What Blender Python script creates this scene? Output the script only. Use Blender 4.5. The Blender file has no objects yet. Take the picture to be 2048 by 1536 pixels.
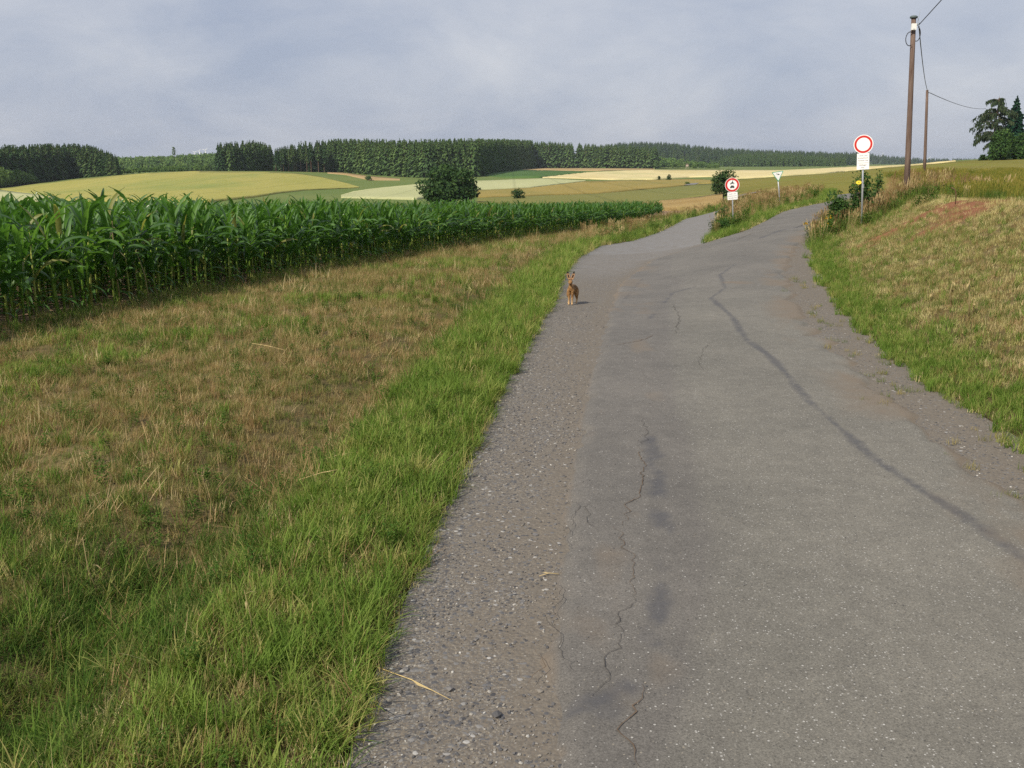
import bpy, bmesh, math, random
import numpy as np
from mathutils import Vector, Matrix

# ------------------------------------------------------------------ camera, sky, sun, exposure
SC = bpy.context.scene
COL = SC.collection
F, H, HV, CX, CY = 1950.0, 2.4, 330.0, 1024.0, 768.0     # focal length and horizon row measured on the photograph (2048 x 1536)
TH = math.atan((CY - HV) / F)
CT, ST = math.cos(TH), math.sin(TH)

cam_d = bpy.data.cameras.new('camera')
cam_d.sensor_width = 36.0
cam_d.lens = F / 2048.0 * 36.0
cam_d.clip_start = 0.05
cam_d.clip_end = 20000.0
cam = bpy.data.objects.new('camera', cam_d)
COL.objects.link(cam)
cam.location = (0, 0, H)
cam.rotation_euler = (math.pi / 2 - TH, 0, 0)
SC.camera = cam

SUN_SHADOW = Vector((0.64, 0.77, 0)).normalized()        # the way shadows fall on the ground
SUN_EL = math.radians(42)
sun_d = bpy.data.lights.new('sun', 'SUN')
sun_d.energy = 4.9
sun_d.angle = math.radians(0.6)
sun_d.color = (1.0, 0.91, 0.76)
sun = bpy.data.objects.new('sun', sun_d)
COL.objects.link(sun)
sun_dir = Vector((SUN_SHADOW.x * math.cos(SUN_EL), SUN_SHADOW.y * math.cos(SUN_EL), -math.sin(SUN_EL)))
sun.rotation_euler = sun_dir.to_track_quat('-Z', 'Y').to_euler()

world = bpy.data.worlds.new('World')
SC.world = world
world.use_nodes = True
wn, wl = world.node_tree.nodes, world.node_tree.links
wn.clear()
w_out = wn.new('ShaderNodeOutputWorld')
w_bg = wn.new('ShaderNodeBackground')
w_bg.inputs['Strength'].default_value = 0.1
sky = wn.new('ShaderNodeTexSky')
sky.sky_type = 'NISHITA'
sky.sun_disc = False
sky.sun_elevation = SUN_EL
sky.sun_rotation = math.atan2(-SUN_SHADOW.x, -SUN_SHADOW.y)
sky.air_density = 1.0
sky.dust_density = 2.0
w_tc = wn.new('ShaderNodeTexCoord')
w_sep = wn.new('ShaderNodeSeparateXYZ')
wl.new(w_tc.outputs['Generated'], w_sep.inputs[0])
w_za = wn.new('ShaderNodeMath'); w_za.operation = 'ABSOLUTE'
wl.new(w_sep.outputs['Z'], w_za.inputs[0])
w_zb = wn.new('ShaderNodeMath'); w_zb.operation = 'ADD'; w_zb.inputs[1].default_value = 0.42
wl.new(w_za.outputs[0], w_zb.inputs[0])
w_inv = wn.new('ShaderNodeMath'); w_inv.operation = 'DIVIDE'; w_inv.inputs[0].default_value = 1.0
wl.new(w_zb.outputs[0], w_inv.inputs[1])
w_sc = wn.new('ShaderNodeVectorMath'); w_sc.operation = 'SCALE'
wl.new(w_tc.outputs['Generated'], w_sc.inputs[0])
wl.new(w_inv.outputs[0], w_sc.inputs['Scale'])
def w_noise(scale, detail, rough, dist=0.0):
    n = wn.new('ShaderNodeTexNoise')
    n.inputs['Scale'].default_value = scale
    n.inputs['Detail'].default_value = detail
    n.inputs['Roughness'].default_value = rough
    n.inputs['Distortion'].default_value = dist
    wl.new(w_sc.outputs[0], n.inputs['Vector'])
    return n
w_n1 = w_noise(2.6, 8.0, 0.58, 0.25)
w_r1 = wn.new('ShaderNodeValToRGB')                       # the cloud deck: blue-grey thin parts, paler thick billows
e = w_r1.color_ramp.elements
e[0].position, e[0].color = 0.32, (4.0, 4.55, 5.85, 1)
e[1].position, e[1].color = 0.72, (6.5, 6.7, 7.3, 1)
wl.new(w_n1.outputs['Fac'], w_r1.inputs[0])
w_mix = wn.new('ShaderNodeMix'); w_mix.data_type = 'RGBA'
w_mix.inputs['Factor'].default_value = 0.88
wl.new(sky.outputs[0], w_mix.inputs['A'])
wl.new(w_r1.outputs[0], w_mix.inputs['B'])
wl.new(w_mix.outputs['Result'], w_bg.inputs['Color'])
wl.new(w_bg.outputs[0], w_out.inputs[0])

SC.view_settings.view_transform = 'Standard'
SC.view_settings.look = 'None'
SC.view_settings.exposure = 0.0
SC.view_settings.gamma = 1.0
SC.view_settings.use_curve_mapping = False
SC.render.engine = 'CYCLES'
SC.cycles.max_bounces = 4
SC.cycles.diffuse_bounces = 2
SC.cycles.transmission_bounces = 4
SC.cycles.transparent_max_bounces = 6
SC.cycles.volume_bounces = 0
SC.cycles.use_denoising = False

# ------------------------------------------------------------------ helpers
rng = np.random.default_rng(7)
random.seed(7)

def hash2(ix, iy, seed):
    n = (ix.astype(np.int64) * 374761393 + iy.astype(np.int64) * 668265263 + seed * 1442695041) & 0x7fffffff
    n = (n ^ (n >> 13)) * 1274126177 & 0x7fffffff
    return ((n ^ (n >> 16)) & 0xffff) / 65535.0

def vnoise(x, y, seed=0):
    x = np.asarray(x, float); y = np.asarray(y, float)
    ix, iy = np.floor(x), np.floor(y)
    fx, fy = x - ix, y - iy
    fx = fx * fx * (3 - 2 * fx); fy = fy * fy * (3 - 2 * fy)
    a = hash2(ix, iy, seed); b = hash2(ix + 1, iy, seed); c = hash2(ix, iy + 1, seed); d = hash2(ix + 1, iy + 1, seed)
    return (a * (1 - fx) + b * fx) * (1 - fy) + (c * (1 - fx) + d * fx) * fy

def fbm(x, y, seed=0, o=3):
    s, t, a = 0.0, 0.0, 1.0
    for k in range(o):
        s = s + a * vnoise(np.asarray(x) * 2 ** k, np.asarray(y) * 2 ** k, seed + k * 17)
        t += a; a *= 0.5
    return s / t

def sstep(a, b, x):
    t = np.clip((np.asarray(x, float) - a) / (b - a), 0, 1)
    return t * t * (3 - 2 * t)

def ray(u, v):
    a = (u - CX) / F; b = (CY - v) / F
    return a, CT + b * ST, -ST + b * CT

def P(u, v, Y):
    dx, dy, dz = ray(u, v)
    t = Y / dy
    return Vector((dx * t, Y, H + dz * t))

def zv(v, Y):
    return P(CX, v, Y).z

def P0(u, v, z=0.0):
    dx, dy, dz = ray(u, v)
    t = (z - H) / dz
    return (dx * t, dy * t)

def project(x, y, z):
    dx, dy, dz = x, y, z - H
    zc = dy * CT - dz * ST
    yc = dy * ST + dz * CT
    return CX + F * dx / zc, CY - F * yc / zc

def s_of(u):
    return (u - CX) / F * CT

def poly_dist(x, y, pts):
    """distance to a polyline and the side (+1 on its left, going along it)"""
    x = np.asarray(x, float); y = np.asarray(y, float)
    best = np.full(x.shape, 1e18); side = np.ones(x.shape)
    for (ax, ay), (bx, by) in zip(pts[:-1], pts[1:]):
        ex, ey = bx - ax, by - ay
        L = ex * ex + ey * ey + 1e-12
        t = np.clip(((x - ax) * ex + (y - ay) * ey) / L, 0, 1)
        qx, qy = x - (ax + t * ex), y - (ay + t * ey)
        d = qx * qx + qy * qy
        m = d < best
        best = np.where(m, d, best)
        side = np.where(m, np.sign(ex * (y - ay) - ey * (x - ax)), side)
    return np.sqrt(best), side

def in_poly(x, y, pts):
    x = np.asarray(x, float); y = np.asarray(y, float)
    r = np.zeros(x.shape, bool)
    n = len(pts)
    for i in range(n):
        (ax, ay), (bx, by) = pts[i], pts[(i + 1) % n]
        if ay == by: continue
        c = ((ay > y) != (by > y)) & (x < (bx - ax) * (y - ay) / (by - ay) + ax)
        r ^= c
    return r

# ------------------------------------------------------------------ terrain
def flat(*extra):
    return [(0, 0), (14, 0)] + list(extra)
FAR = [(1600, 2), (3000, 5), (8000, 8)]
def vz(*pairs):
    return [(Y, zv(v, Y)) for Y, v in pairs]
A_COLS = {
    -1500: flat((26, -.45), (50, -1.35), (110, -3.5)) + vz((240, 400), (380, 386), (450, 377)) + [(600, -8), (1000, -4)] + FAR,
    0:     flat((26, -.45), (50, -1.35), (110, -3.5)) + vz((240, 400), (380, 386), (450, 377)) + [(600, -8), (1000, -4)] + FAR,
    110:   flat((26, -.45), (50, -1.35), (110, -3.5)) + vz((235, 401), (360, 380), (460, 363)) + [(600, -6), (1000, -3)] + FAR,
    250:   flat((26, -.45), (50, -1.35), (110, -3.5)) + vz((230, 402), (350, 374), (460, 348), (520, 346)) + [(700, -4), (1000, -2)] + FAR,
    400:   flat((26, -.45), (50, -1.35), (110, -3.5)) + vz((230, 403), (340, 376), (450, 348), (520, 341.5), (560, 341)) + [(800, -3), (1000, -2)] + FAR,
    550:   flat((26, -.45), (50, -1.35), (110, -3.5)) + vz((230, 403), (330, 382), (430, 360), (520, 343), (600, 341)) + [(1000, -1)] + FAR,
    700:   flat((26, -.45), (50, -1.35), (110, -3.5)) + vz((230, 404), (330, 389), (430, 373), (520, 353), (600, 343)) + [(1000, -1)] + FAR,
    850:   flat((26, -.45), (50, -1.35), (110, -3.6)) + vz((180, 408), (300, 388), (430, 369), (560, 355)) + [(700, -4), (1000, -1)] + FAR,
    1000:  flat((26, -.45), (50, -1.35), (110, -3.4)) + vz((180, 405), (280, 387), (420, 366), (560, 352), (640, 346), (900, 338)) + FAR,
    1150:  flat((26, -.45), (50, -1.35), (110, -3.2)) + vz((170, 408), (260, 387), (400, 365), (560, 351), (900, 337)) + FAR,
    1325:  flat((30, -.55), (63, -1.83)) + vz((100, 435), (170, 407), (260, 385), (400, 364), (600, 350), (900, 337)) + FAR,
    1440:  [(0, 0), (22, 0), (30, -.12), (44, -.5), (60, -1.1)] + vz((90, 424), (130, 405), (200, 387), (300, 370), (400, 361), (900, 338)) + FAR,
    1500:  [(0, 0), (24, 0), (44, -.14), (55, -.05), (70, -.35)] + vz((110, 391), (200, 370), (350, 356), (900, 337)) + FAR,
    1600:  [(0, 0), (26, 0), (42, .15), (55, .3), (75, .12)] + vz((120, 373), (300, 353), (500, 345), (900, 337)) + FAR,
    1700:  [(0, 0), (26, 0), (42, .25), (55, .36), (75, .42)] + vz((120, 359), (300, 346), (600, 338), (900, 335)) + FAR,
}
B_COLS = {
    1600: [(0, 1.6), (24, 1.1), (32, .95), (45, .65), (60, .45), (75, .30)] + vz((120, 368), (300, 350), (500, 342), (900, 336)) + FAR,
    1700: [(0, 1.6), (24, 1.25), (32, 1.12), (45, .85), (60, .65), (75, .5)] + vz((120, 359), (300, 346), (600, 338), (900, 335)) + FAR,
    1760: [(0, 1.8), (15, 1.7), (30, 1.32), (42, 1.1), (60, .95)] + vz((120, 354), (300, 341), (600, 334), (900, 332)) + FAR,
    1813: [(0, 1.9), (15, 1.8), (28, 1.46), (33, 1.25), (42, 1.15), (60, 1.3)] + vz((89, 344), (200, 334), (350, 329.5), (600, 327)) + [(1000, 3)] + FAR,
    1930: [(0, 2.0), (20, 1.78), (23, 1.68), (28, 1.40), (42, 1.30), (60, 1.35)] + vz((150, 337), (230, 320)) + [(330, 4.2), (600, 4.0), (1000, 3)] + FAR,
    2048: [(0, 2.0), (17, 1.84), (19, 1.76), (24, 1.42), (40, 1.32), (60, 1.35)] + vz((150, 335), (230, 315)) + [(330, 4.8), (600, 4.6), (1000, 4)] + FAR,
    3500: [(0, 2.0), (17, 1.84), (19, 1.76), (24, 1.42), (40, 1.4), (60, 1.6)] + vz((150, 330), (230, 311)) + [(330, 5.6), (600, 6), (1000, 5)] + FAR,
}
TS = np.linspace(-1.2, 1.2, 481)
TY = np.linspace(math.log(8.0), math.log(8008.0), 420)
def table(cols, ks, ky):
    us = sorted(cols)
    ss = np.array([s_of(u) for u in us])
    Yv = np.exp(TY) - 8.0
    M = np.array([np.interp(Yv, [p[0] for p in cols[u]], [p[1] for p in cols[u]]) for u in us])
    T = np.array([np.interp(TS, ss, M[:, j]) for j in range(len(Yv))]).T
    def blur(T, k, ax):
        if k < 1: return T
        w = np.exp(-0.5 * (np.arange(-2 * k, 2 * k + 1) / k) ** 2); w /= w.sum()
        pad = [(0, 0), (0, 0)]; pad[ax] = (2 * k, 2 * k)
        Q = np.pad(T, pad, mode='edge')
        return np.apply_along_axis(lambda r: np.convolve(r, w, 'valid'), ax, Q)
    return blur(blur(T, ks, 0), ky, 1)
TA, TB = table(A_COLS, 6, 3), table(B_COLS, 5, 1)
def lookup(T, s, y):
    i = np.clip((s - TS[0]) / (TS[1] - TS[0]), 0, len(TS) - 1.001)
    j = np.clip((np.log(np.maximum(y, 0) + 8.0) - TY[0]) / (TY[1] - TY[0]), 0, len(TY) - 1.001)
    i0 = i.astype(int); j0 = j.astype(int); a = i - i0; b = j - j0
    return (T[i0, j0] * (1 - a) + T[i0 + 1, j0] * a) * (1 - b) + (T[i0, j0 + 1] * (1 - a) + T[i0 + 1, j0 + 1] * a) * b

# the edges of road and gravel, read off the photograph on the near plane
def pl(pix):
    return [P0(*p) for p in pix]
GRASS_R = [(2.9, -20.0), (3.55, 2.0)] + pl([(2048, 880), (1900, 790), (1760, 690), (1680, 600), (1640, 545)]) + \
          [tuple(P(1630, 490, 27)[:2]), tuple(P(1640, 465, 34)[:2]), tuple(P(1657, 430, 43)[:2]), tuple(P(1668, 407, 56)[:2]), (29.0, 88.0), (100.0, 300.0), (1000.0, 3000.0)]

def terrain_raw(x, y):
    x = np.asarray(x, float); y = np.asarray(y, float)
    s = x / np.maximum(y, 6.0)
    zA, zB = lookup(TA, s, y), lookup(TB, s, y)
    d, sd = poly_dist(x, y, GRASS_R)
    d = -d * sd                                   # positive to the right of the edge
    t_ = np.clip(d / 3.4, 0, 1.3)
    w = np.where(t_ < .93, t_ ** 1.25, 1 - .08 * np.exp(-(t_ - .93) * 14)) * np.where(d > 0, 1, 0)
    w = np.clip(w, 0, 1)
    return zA + (zB - zA) * w

def hits(us, vs, fn=None, y0=2.0):
    fn = fn or terrain_raw
    us = np.asarray(us, float).ravel(); vs = np.asarray(vs, float).ravel()
    Ys = np.exp(np.linspace(math.log(y0 + 8), math.log(6008), 700)) - 8
    out = np.zeros((len(us), 3))
    for k in range(0, len(us), 400):
        u, v = us[k:k + 400, None], vs[k:k + 400, None]
        dx, dy, dz = ray(u, v)
        t = Ys[None, :] / dy
        X = dx * t; Z = H + dz * t
        YY = np.broadcast_to(Ys[None, :], X.shape)
        g = Z - fn(X, YY)
        neg = g < 0
        j = np.where(neg.any(1), neg.argmax(1), np.argmin(g / YY, 1))
        j = np.clip(j, 1, len(Ys) - 1)
        r = np.arange(len(u))
        g0, g1 = g[r, j - 1], g[r, j]
        f = np.where((g0 > 0) & (g1 < 0), g0 / (g0 - g1 + 1e-12), 1.0)
        Yh = Ys[j - 1] + f * (Ys[j] - Ys[j - 1])
        tt = Yh / dy[:, 0]
        out[k:k + 400, 0] = dx[:, 0] * tt
        out[k:k + 400, 1] = Yh
        out[k:k + 400, 2] = H + dz[:, 0] * tt
    return out

def hit_xy(pix):
    h = hits([p[0] for p in pix], [p[1] for p in pix])
    return [tuple(q[:2]) for q in h]

GRASS_L = [(-1.35, -20.0), (-0.95, 1.2)] + hit_xy([(690, 1536), (755, 1330), (850, 1100), (945, 900), (1045, 700), (1105, 608), (1128, 548), (1160, 512), (1200, 491), (1260, 482), (1320, 463), (1368, 438), (1425, 424), (1440, 419), (1450, 415)])
_gy = -1e9; _g = []
for p in GRASS_L:
    if p[1] > _gy + 0.05: _g.append(p); _gy = p[1]
GRASS_L = _g
CORN = hit_xy([(0, 668), (300, 606), (650, 542), (1000, 482), (1200, 456), (1325, 436)])
c0, c1 = np.array(CORN[0]), np.array(CORN[1])
CORN = [tuple(c0 + (c0 - c1) * 1.6)] + CORN

def terrain(x, y):
    x = np.asarray(x, float); y = np.asarray(y, float)
    z = terrain_raw(x, y)
    d, sd = poly_dist(x, y, GRASS_L)
    d = d * sd
    near = 1 - sstep(30, 60, y)
    z = z + near * (-0.19 * np.exp(-((d - 1.55) / 0.40) ** 2) + 0.05 * sstep(0.05, 0.6, d))
    dr, sr = poly_dist(x, y, GRASS_R)
    off = np.minimum(np.abs(d), 9)
    verge = np.where(d > 0, sstep(0.2, 1.0, d), sstep(0.2, 1.0, -dr * sr))
    z = z + verge * near * 0.07 * (fbm(x * 1.3, y * 1.3, 5) - 0.5) * 2
    z = z + sstep(60, 200, y) * (1 - sstep(900, 1500, y)) * 0.25 * (fbm(x / 30, y / 30, 9) - 0.5)
    return z

def ground_at(x, y):
    return float(terrain(np.array([x]), np.array([y]))[0])
def hit(u, v):
    return Vector(hits([u], [v], terrain)[0])
# ------------------------------------------------------------------ materials
MATS = {}
def new_mat(name):
    m = bpy.data.materials.new(name); m.use_nodes = True
    n, l = m.node_tree.nodes, m.node_tree.links
    n.clear()
    out = n.new('ShaderNodeOutputMaterial')
    MATS[name] = m
    return m, n, l, out

def N(n, t, **kw):
    x = n.new(t)
    for k, v in kw.items():
        if k in x.inputs: x.inputs[k].default_value = v
        else: setattr(x, k, v)
    return x

def ramp(n, l, src, stops, interp='LINEAR'):
    r = n.new('ShaderNodeValToRGB')
    r.color_ramp.interpolation = interp
    els = r.color_ramp.elements
    while len(els) < len(stops): els.new(0.5)
    for e_, (p, c) in zip(els, stops):
        e_.position = p
        e_.color = (c[0], c[1], c[2], 1) if not isinstance(c, (int, float)) else (c, c, c, 1)
    l.new(src, r.inputs[0])
    return r.outputs[0]

def noise(n, l, vec, scale, detail=3.0, rough=0.55, dist=0.0):
    x = N(n, 'ShaderNodeTexNoise', Scale=scale, Detail=detail, Roughness=rough, Distortion=dist)
    if vec is not None: l.new(vec, x.inputs['Vector'])
    return x.outputs['Fac']

def mixc(n, l, fac, a, b, mode='MIX'):
    x = n.new('ShaderNodeMix'); x.data_type = 'RGBA'; x.blend_type = mode
    for key, val in (('Factor', fac), ('A', a), ('B', b)):
        if isinstance(val, bpy.types.NodeSocket): l.new(val, x.inputs[key])
        elif key == 'Factor': x.inputs[key].default_value = val
        else: x.inputs[key].default_value = (*val[:3], 1)
    return x.outputs['Result']

def mth(n, l, op, a, b=None, clamp=False):
    x = n.new('ShaderNodeMath'); x.operation = op; x.use_clamp = clamp
    for i, val in enumerate((a, b)):
        if val is None: continue
        if isinstance(val, bpy.types.NodeSocket): l.new(val, x.inputs[i])
        else: x.inputs[i].default_value = val
    return x.outputs[0]

def attr(n, name, typ='GEOMETRY'):
    x = n.new('ShaderNodeAttribute'); x.attribute_name = name; x.attribute_type = typ
    return x.outputs['Fac']

def pos(n):
    return n.new('ShaderNodeNewGeometry').outputs['Position']

def bump(n, l, height, strength=0.5, dist=0.01):
    x = N(n, 'ShaderNodeBump', Strength=strength, Distance=dist)
    l.new(height, x.inputs['Height'])
    return x.outputs[0]

def principled(n, l, out, col, rough=0.85, normal=None, spec=0.25, metal=0.0):
    p = N(n, 'ShaderNodeBsdfPrincipled', Roughness=rough, Metallic=metal)
    p.inputs['Specular IOR Level'].default_value = spec
    if isinstance(col, bpy.types.NodeSocket): l.new(col, p.inputs['Base Color'])
    else: p.inputs['Base Color'].default_value = (*col[:3], 1)
    if normal is not None: l.new(normal, p.inputs['Normal'])
    l.new(p.outputs[0], out.inputs[0])
    return p

def mat_plain(name, col, rough=0.6, var=0.12, scale=8.0, metal=0.0, spec=0.3, bmp=0.0):
    m, n, l, out = new_mat(name)
    tc = n.new('ShaderNodeTexCoord').outputs['Object']
    f = noise(n, l, tc, scale, 4)
    c = mixc(n, l, f, [x * (1 - var) for x in col], [min(1, x * (1 + var)) for x in col])
    nm = bump(n, l, f, bmp, 0.01) if bmp else None
    principled(n, l, out, c, rough, nm, spec, metal)
    return m

def mat_leaf(name, stops, trans=0.35, gloss=0.0, patch=None, rnd='OBJECT', tcol=1.25):
    """thin foliage: colour varies leaf clump by leaf clump, light passes through"""
    m, n, l, out = new_mat(name)
    if rnd == 'OBJECT':
        r = n.new('ShaderNodeObjectInfo').outputs['Random']
    elif rnd == 'ISLAND':
        r = n.new('ShaderNodeNewGeometry').outputs['Random Per Island']
    else:
        r = mth(n, l, 'FRACT', mth(n, l, 'ADD', n.new('ShaderNodeNewGeometry').outputs['Random Per Island'], n.new('ShaderNodeObjectInfo').outputs['Random']))
    if patch:
        f = noise(n, l, pos(n), patch, 2)
        r = mth(n, l, 'ADD', mth(n, l, 'MULTIPLY', r, 0.6), mth(n, l, 'SUBTRACT', mth(n, l, 'MULTIPLY', f, 1.0), 0.3), True)
    c = ramp(n, l, r, stops)
    d = n.new('ShaderNodeBsdfDiffuse'); l.new(c, d.inputs['Color'])
    t = n.new('ShaderNodeBsdfTranslucent')
    tc = mixc(n, l, 1.0, c, (tcol, tcol * 1.02, tcol * 0.55), 'MULTIPLY')
    l.new(tc, t.inputs['Color'])
    mx = N(n, 'ShaderNodeMixShader', Fac=trans)
    l.new(d.outputs[0], mx.inputs[1]); l.new(t.outputs[0], mx.inputs[2])
    res = mx.outputs[0]
    if gloss:
        g = N(n, 'ShaderNodeBsdfGlossy', Roughness=0.38)
        fr = N(n, 'ShaderNodeFresnel', IOR=1.4)
        fac = mth(n, l, 'MULTIPLY', fr.outputs[0], gloss)
        m2 = n.new('ShaderNodeMixShader')
        l.new(fac, m2.inputs[0]); l.new(res, m2.inputs[1]); l.new(g.outputs[0], m2.inputs[2])
        res = m2.outputs[0]
    l.new(res, out.inputs[0])
    return m

# grasses
mat_leaf('grass_green', [(0.0, (0.105, 0.180, 0.034)), (0.45, (0.165, 0.255, 0.052)), (0.8, (0.235, 0.305, 0.075)), (1.0, (0.37, 0.34, 0.13))], 0.4)
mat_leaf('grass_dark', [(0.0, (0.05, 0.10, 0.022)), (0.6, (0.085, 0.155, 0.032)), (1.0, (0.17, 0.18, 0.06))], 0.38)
mat_leaf('grass_mixed', [(0.0, (0.10, 0.165, 0.038)), (0.4, (0.165, 0.20, 0.058)), (0.7, (0.27, 0.24, 0.10)), (1.0, (0.42, 0.34, 0.17))], 0.38)
mat_leaf('grass_straw', [(0.0, (0.19, 0.125, 0.06)), (0.4, (0.31, 0.215, 0.105)), (0.75, (0.44, 0.32, 0.17)), (1.0, (0.66, 0.54, 0.32))], 0.33)
mat_leaf('grass_pale', [(0.0, (0.38, 0.35, 0.14)), (0.5, (0.52, 0.46, 0.21)), (1.0, (0.70, 0.62, 0.34))], 0.3)
mat_leaf('weed_leaf', [(0.0, (0.045, 0.10, 0.02)), (0.5, (0.085, 0.16, 0.032)), (1.0, (0.16, 0.21, 0.06))], 0.35, rnd='ISLAND')
mat_leaf('crop_olive', [(0.0, (0.15, 0.17, 0.034)), (0.5, (0.235, 0.23, 0.05)), (1.0, (0.34, 0.28, 0.08))], 0.35)
mat_leaf('flower_yellow', [(0.0, (0.70, 0.38, 0.02)), (1.0, (0.80, 0.55, 0.05))], 0.3, rnd='ISLAND')
# maize
mat_leaf('maize_leaf', [(0.0, (0.044, 0.112, 0.021)), (0.5, (0.068, 0.158, 0.030)), (0.965, (0.106, 0.215, 0.044)), (0.985, (0.22, 0.23, 0.07))], 0.40, gloss=0.09, rnd='BOTH', tcol=1.7)
mat_leaf('maize_stalk', [(0.0, (0.17, 0.29, 0.045)), (0.6, (0.27, 0.38, 0.075)), (1.0, (0.42, 0.44, 0.13))], 0.2, rnd='OBJECT')
# trees
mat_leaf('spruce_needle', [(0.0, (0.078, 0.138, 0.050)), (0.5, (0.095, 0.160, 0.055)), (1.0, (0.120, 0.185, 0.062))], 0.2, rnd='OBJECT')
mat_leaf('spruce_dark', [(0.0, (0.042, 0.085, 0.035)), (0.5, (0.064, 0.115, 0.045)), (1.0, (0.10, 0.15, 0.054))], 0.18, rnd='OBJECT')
mat_leaf('young_tree', [(0.0, (0.075, 0.14, 0.045)), (0.5, (0.115, 0.19, 0.058)), (1.0, (0.16, 0.24, 0.07))], 0.25, rnd='OBJECT')
mat_leaf('bush_dark', [(0.0, (0.024, 0.055, 0.020)), (0.6, (0.042, 0.085, 0.028)), (1.0, (0.075, 0.13, 0.04))], 0.25, gloss=0.1, rnd='ISLAND')
mat_leaf('bush_green', [(0.0, (0.035, 0.080, 0.022)), (0.6, (0.055, 0.115, 0.030)), (1.0, (0.10, 0.17, 0.045))], 0.3, gloss=0.1, rnd='ISLAND')
mat_leaf('conifer_grey', [(0.0, (0.030, 0.050, 0.030)), (0.6, (0.050, 0.075, 0.040)), (1.0, (0.08, 0.105, 0.052))], 0.2, rnd='ISLAND')
mat_leaf('conifer_blue', [(0.0, (0.010, 0.036, 0.022)), (0.6, (0.018, 0.055, 0.032)), (1.0, (0.034, 0.08, 0.045))], 0.15, rnd='ISLAND')
mat_plain('bark', (0.13, 0.085, 0.06), 0.9, 0.3, 12, spec=0.1)
mat_plain('galvanised', (0.42, 0.44, 0.46), 0.45, 0.1, 20, metal=0.4)
mat_plain('sign_white', (0.86, 0.86, 0.84), 0.45, 0.03, 6)
mat_plain('sign_red', (0.55, 0.030, 0.025), 0.45, 0.06, 6)
mat_plain('sign_pink', (0.88, 0.50, 0.44), 0.5, 0.04, 6)
mat_plain('sign_black', (0.05, 0.05, 0.055), 0.5, 0.1, 6)
mat_plain('sign_green', (0.05, 0.36, 0.19), 0.5, 0.06, 6)
mat_plain('sign_yellow', (0.85, 0.66, 0.05), 0.5, 0.05, 6)
mat_plain('sign_back', (0.30, 0.31, 0.32), 0.55, 0.1, 6)
mat_plain('cable', (0.03, 0.03, 0.032), 0.6, 0.1, 6)
mat_plain('box_white', (0.82, 0.82, 0.78), 0.5, 0.05, 6)
mat_plain('cap_metal', (0.10, 0.13, 0.13), 0.6, 0.2, 6)
mat_plain('turbine_white', (0.86, 0.86, 0.87), 0.5, 0.02, 6)
mat_plain('hide_wood', (0.50, 0.40, 0.33), 0.85, 0.15, 6)
mat_plain('dry_stem', (0.34, 0.27, 0.13), 0.85, 0.3, 30)
mat_plain('straw', (0.52, 0.40, 0.19), 0.8, 0.2, 30)
mat_plain('rust_post', (0.13, 0.07, 0.045), 0.85, 0.3, 20)

def mat_pole():
    m, n, l, out = new_mat('pole_wood')
    tc = n.new('ShaderNodeTexCoord').outputs['Object']
    mp = N(n, 'ShaderNodeMapping'); mp.inputs['Scale'].default_value = (14, 14, 0.5)
    l.new(tc, mp.inputs['Vector'])
    f = noise(n, l, mp.outputs[0], 2.0, 6, 0.6, 0.4)
    c = ramp(n, l, f, [(0.25, (0.08, 0.05, 0.043)), (0.5, (0.15, 0.105, 0.085)), (0.75, (0.25, 0.195, 0.16))])
    principled(n, l, out, c, 0.9, bump(n, l, f, 0.6, 0.02), 0.1)
mat_pole()

def mat_fur():
    m, n, l, out = new_mat('fur')
    g = n.new('ShaderNodeTexCoord').outputs['Object']
    sp = n.new('ShaderNodeSeparateXYZ'); l.new(g, sp.inputs[0])
    f = noise(n, l, g, 45, 4, 0.7)
    base = ramp(n, l, f, [(0.35, (0.13, 0.07, 0.032)), (0.5, (0.29, 0.155, 0.065)), (0.68, (0.46, 0.28, 0.13))])
    back = ramp(n, l, f, [(0.3, (0.07, 0.045, 0.028)), (0.7, (0.22, 0.14, 0.075))])
    up = mth(n, l, 'MULTIPLY', ramp(n, l, sp.outputs['Z'], [(0.25, 0.0), (0.33, 1.0)]), ramp(n, l, sp.outputs['Y'], [(0.02, 0.0), (0.12, 1.0)]))
    c = mixc(n, l, up, base, back)
    low = mth(n, l, 'MULTIPLY', ramp(n, l, sp.outputs['Z'], [(0.06, 1.0), (0.14, 0.0)]), 0.75)
    c = mixc(n, l, low, c, (0.62, 0.42, 0.22))
    principled(n, l, out, c, 0.9, bump(n, l, f, 0.6, 0.006), 0.1)
mat_fur()
mat_plain('fur_ear', (0.33, 0.19, 0.10), 0.9, 0.25, 60)
mat_plain('fur_black', (0.025, 0.02, 0.018), 0.9, 0.2, 60)
mat_plain('eye', (0.03, 0.018, 0.01), 0.15, 0.1, 5, spec=0.6)

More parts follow.
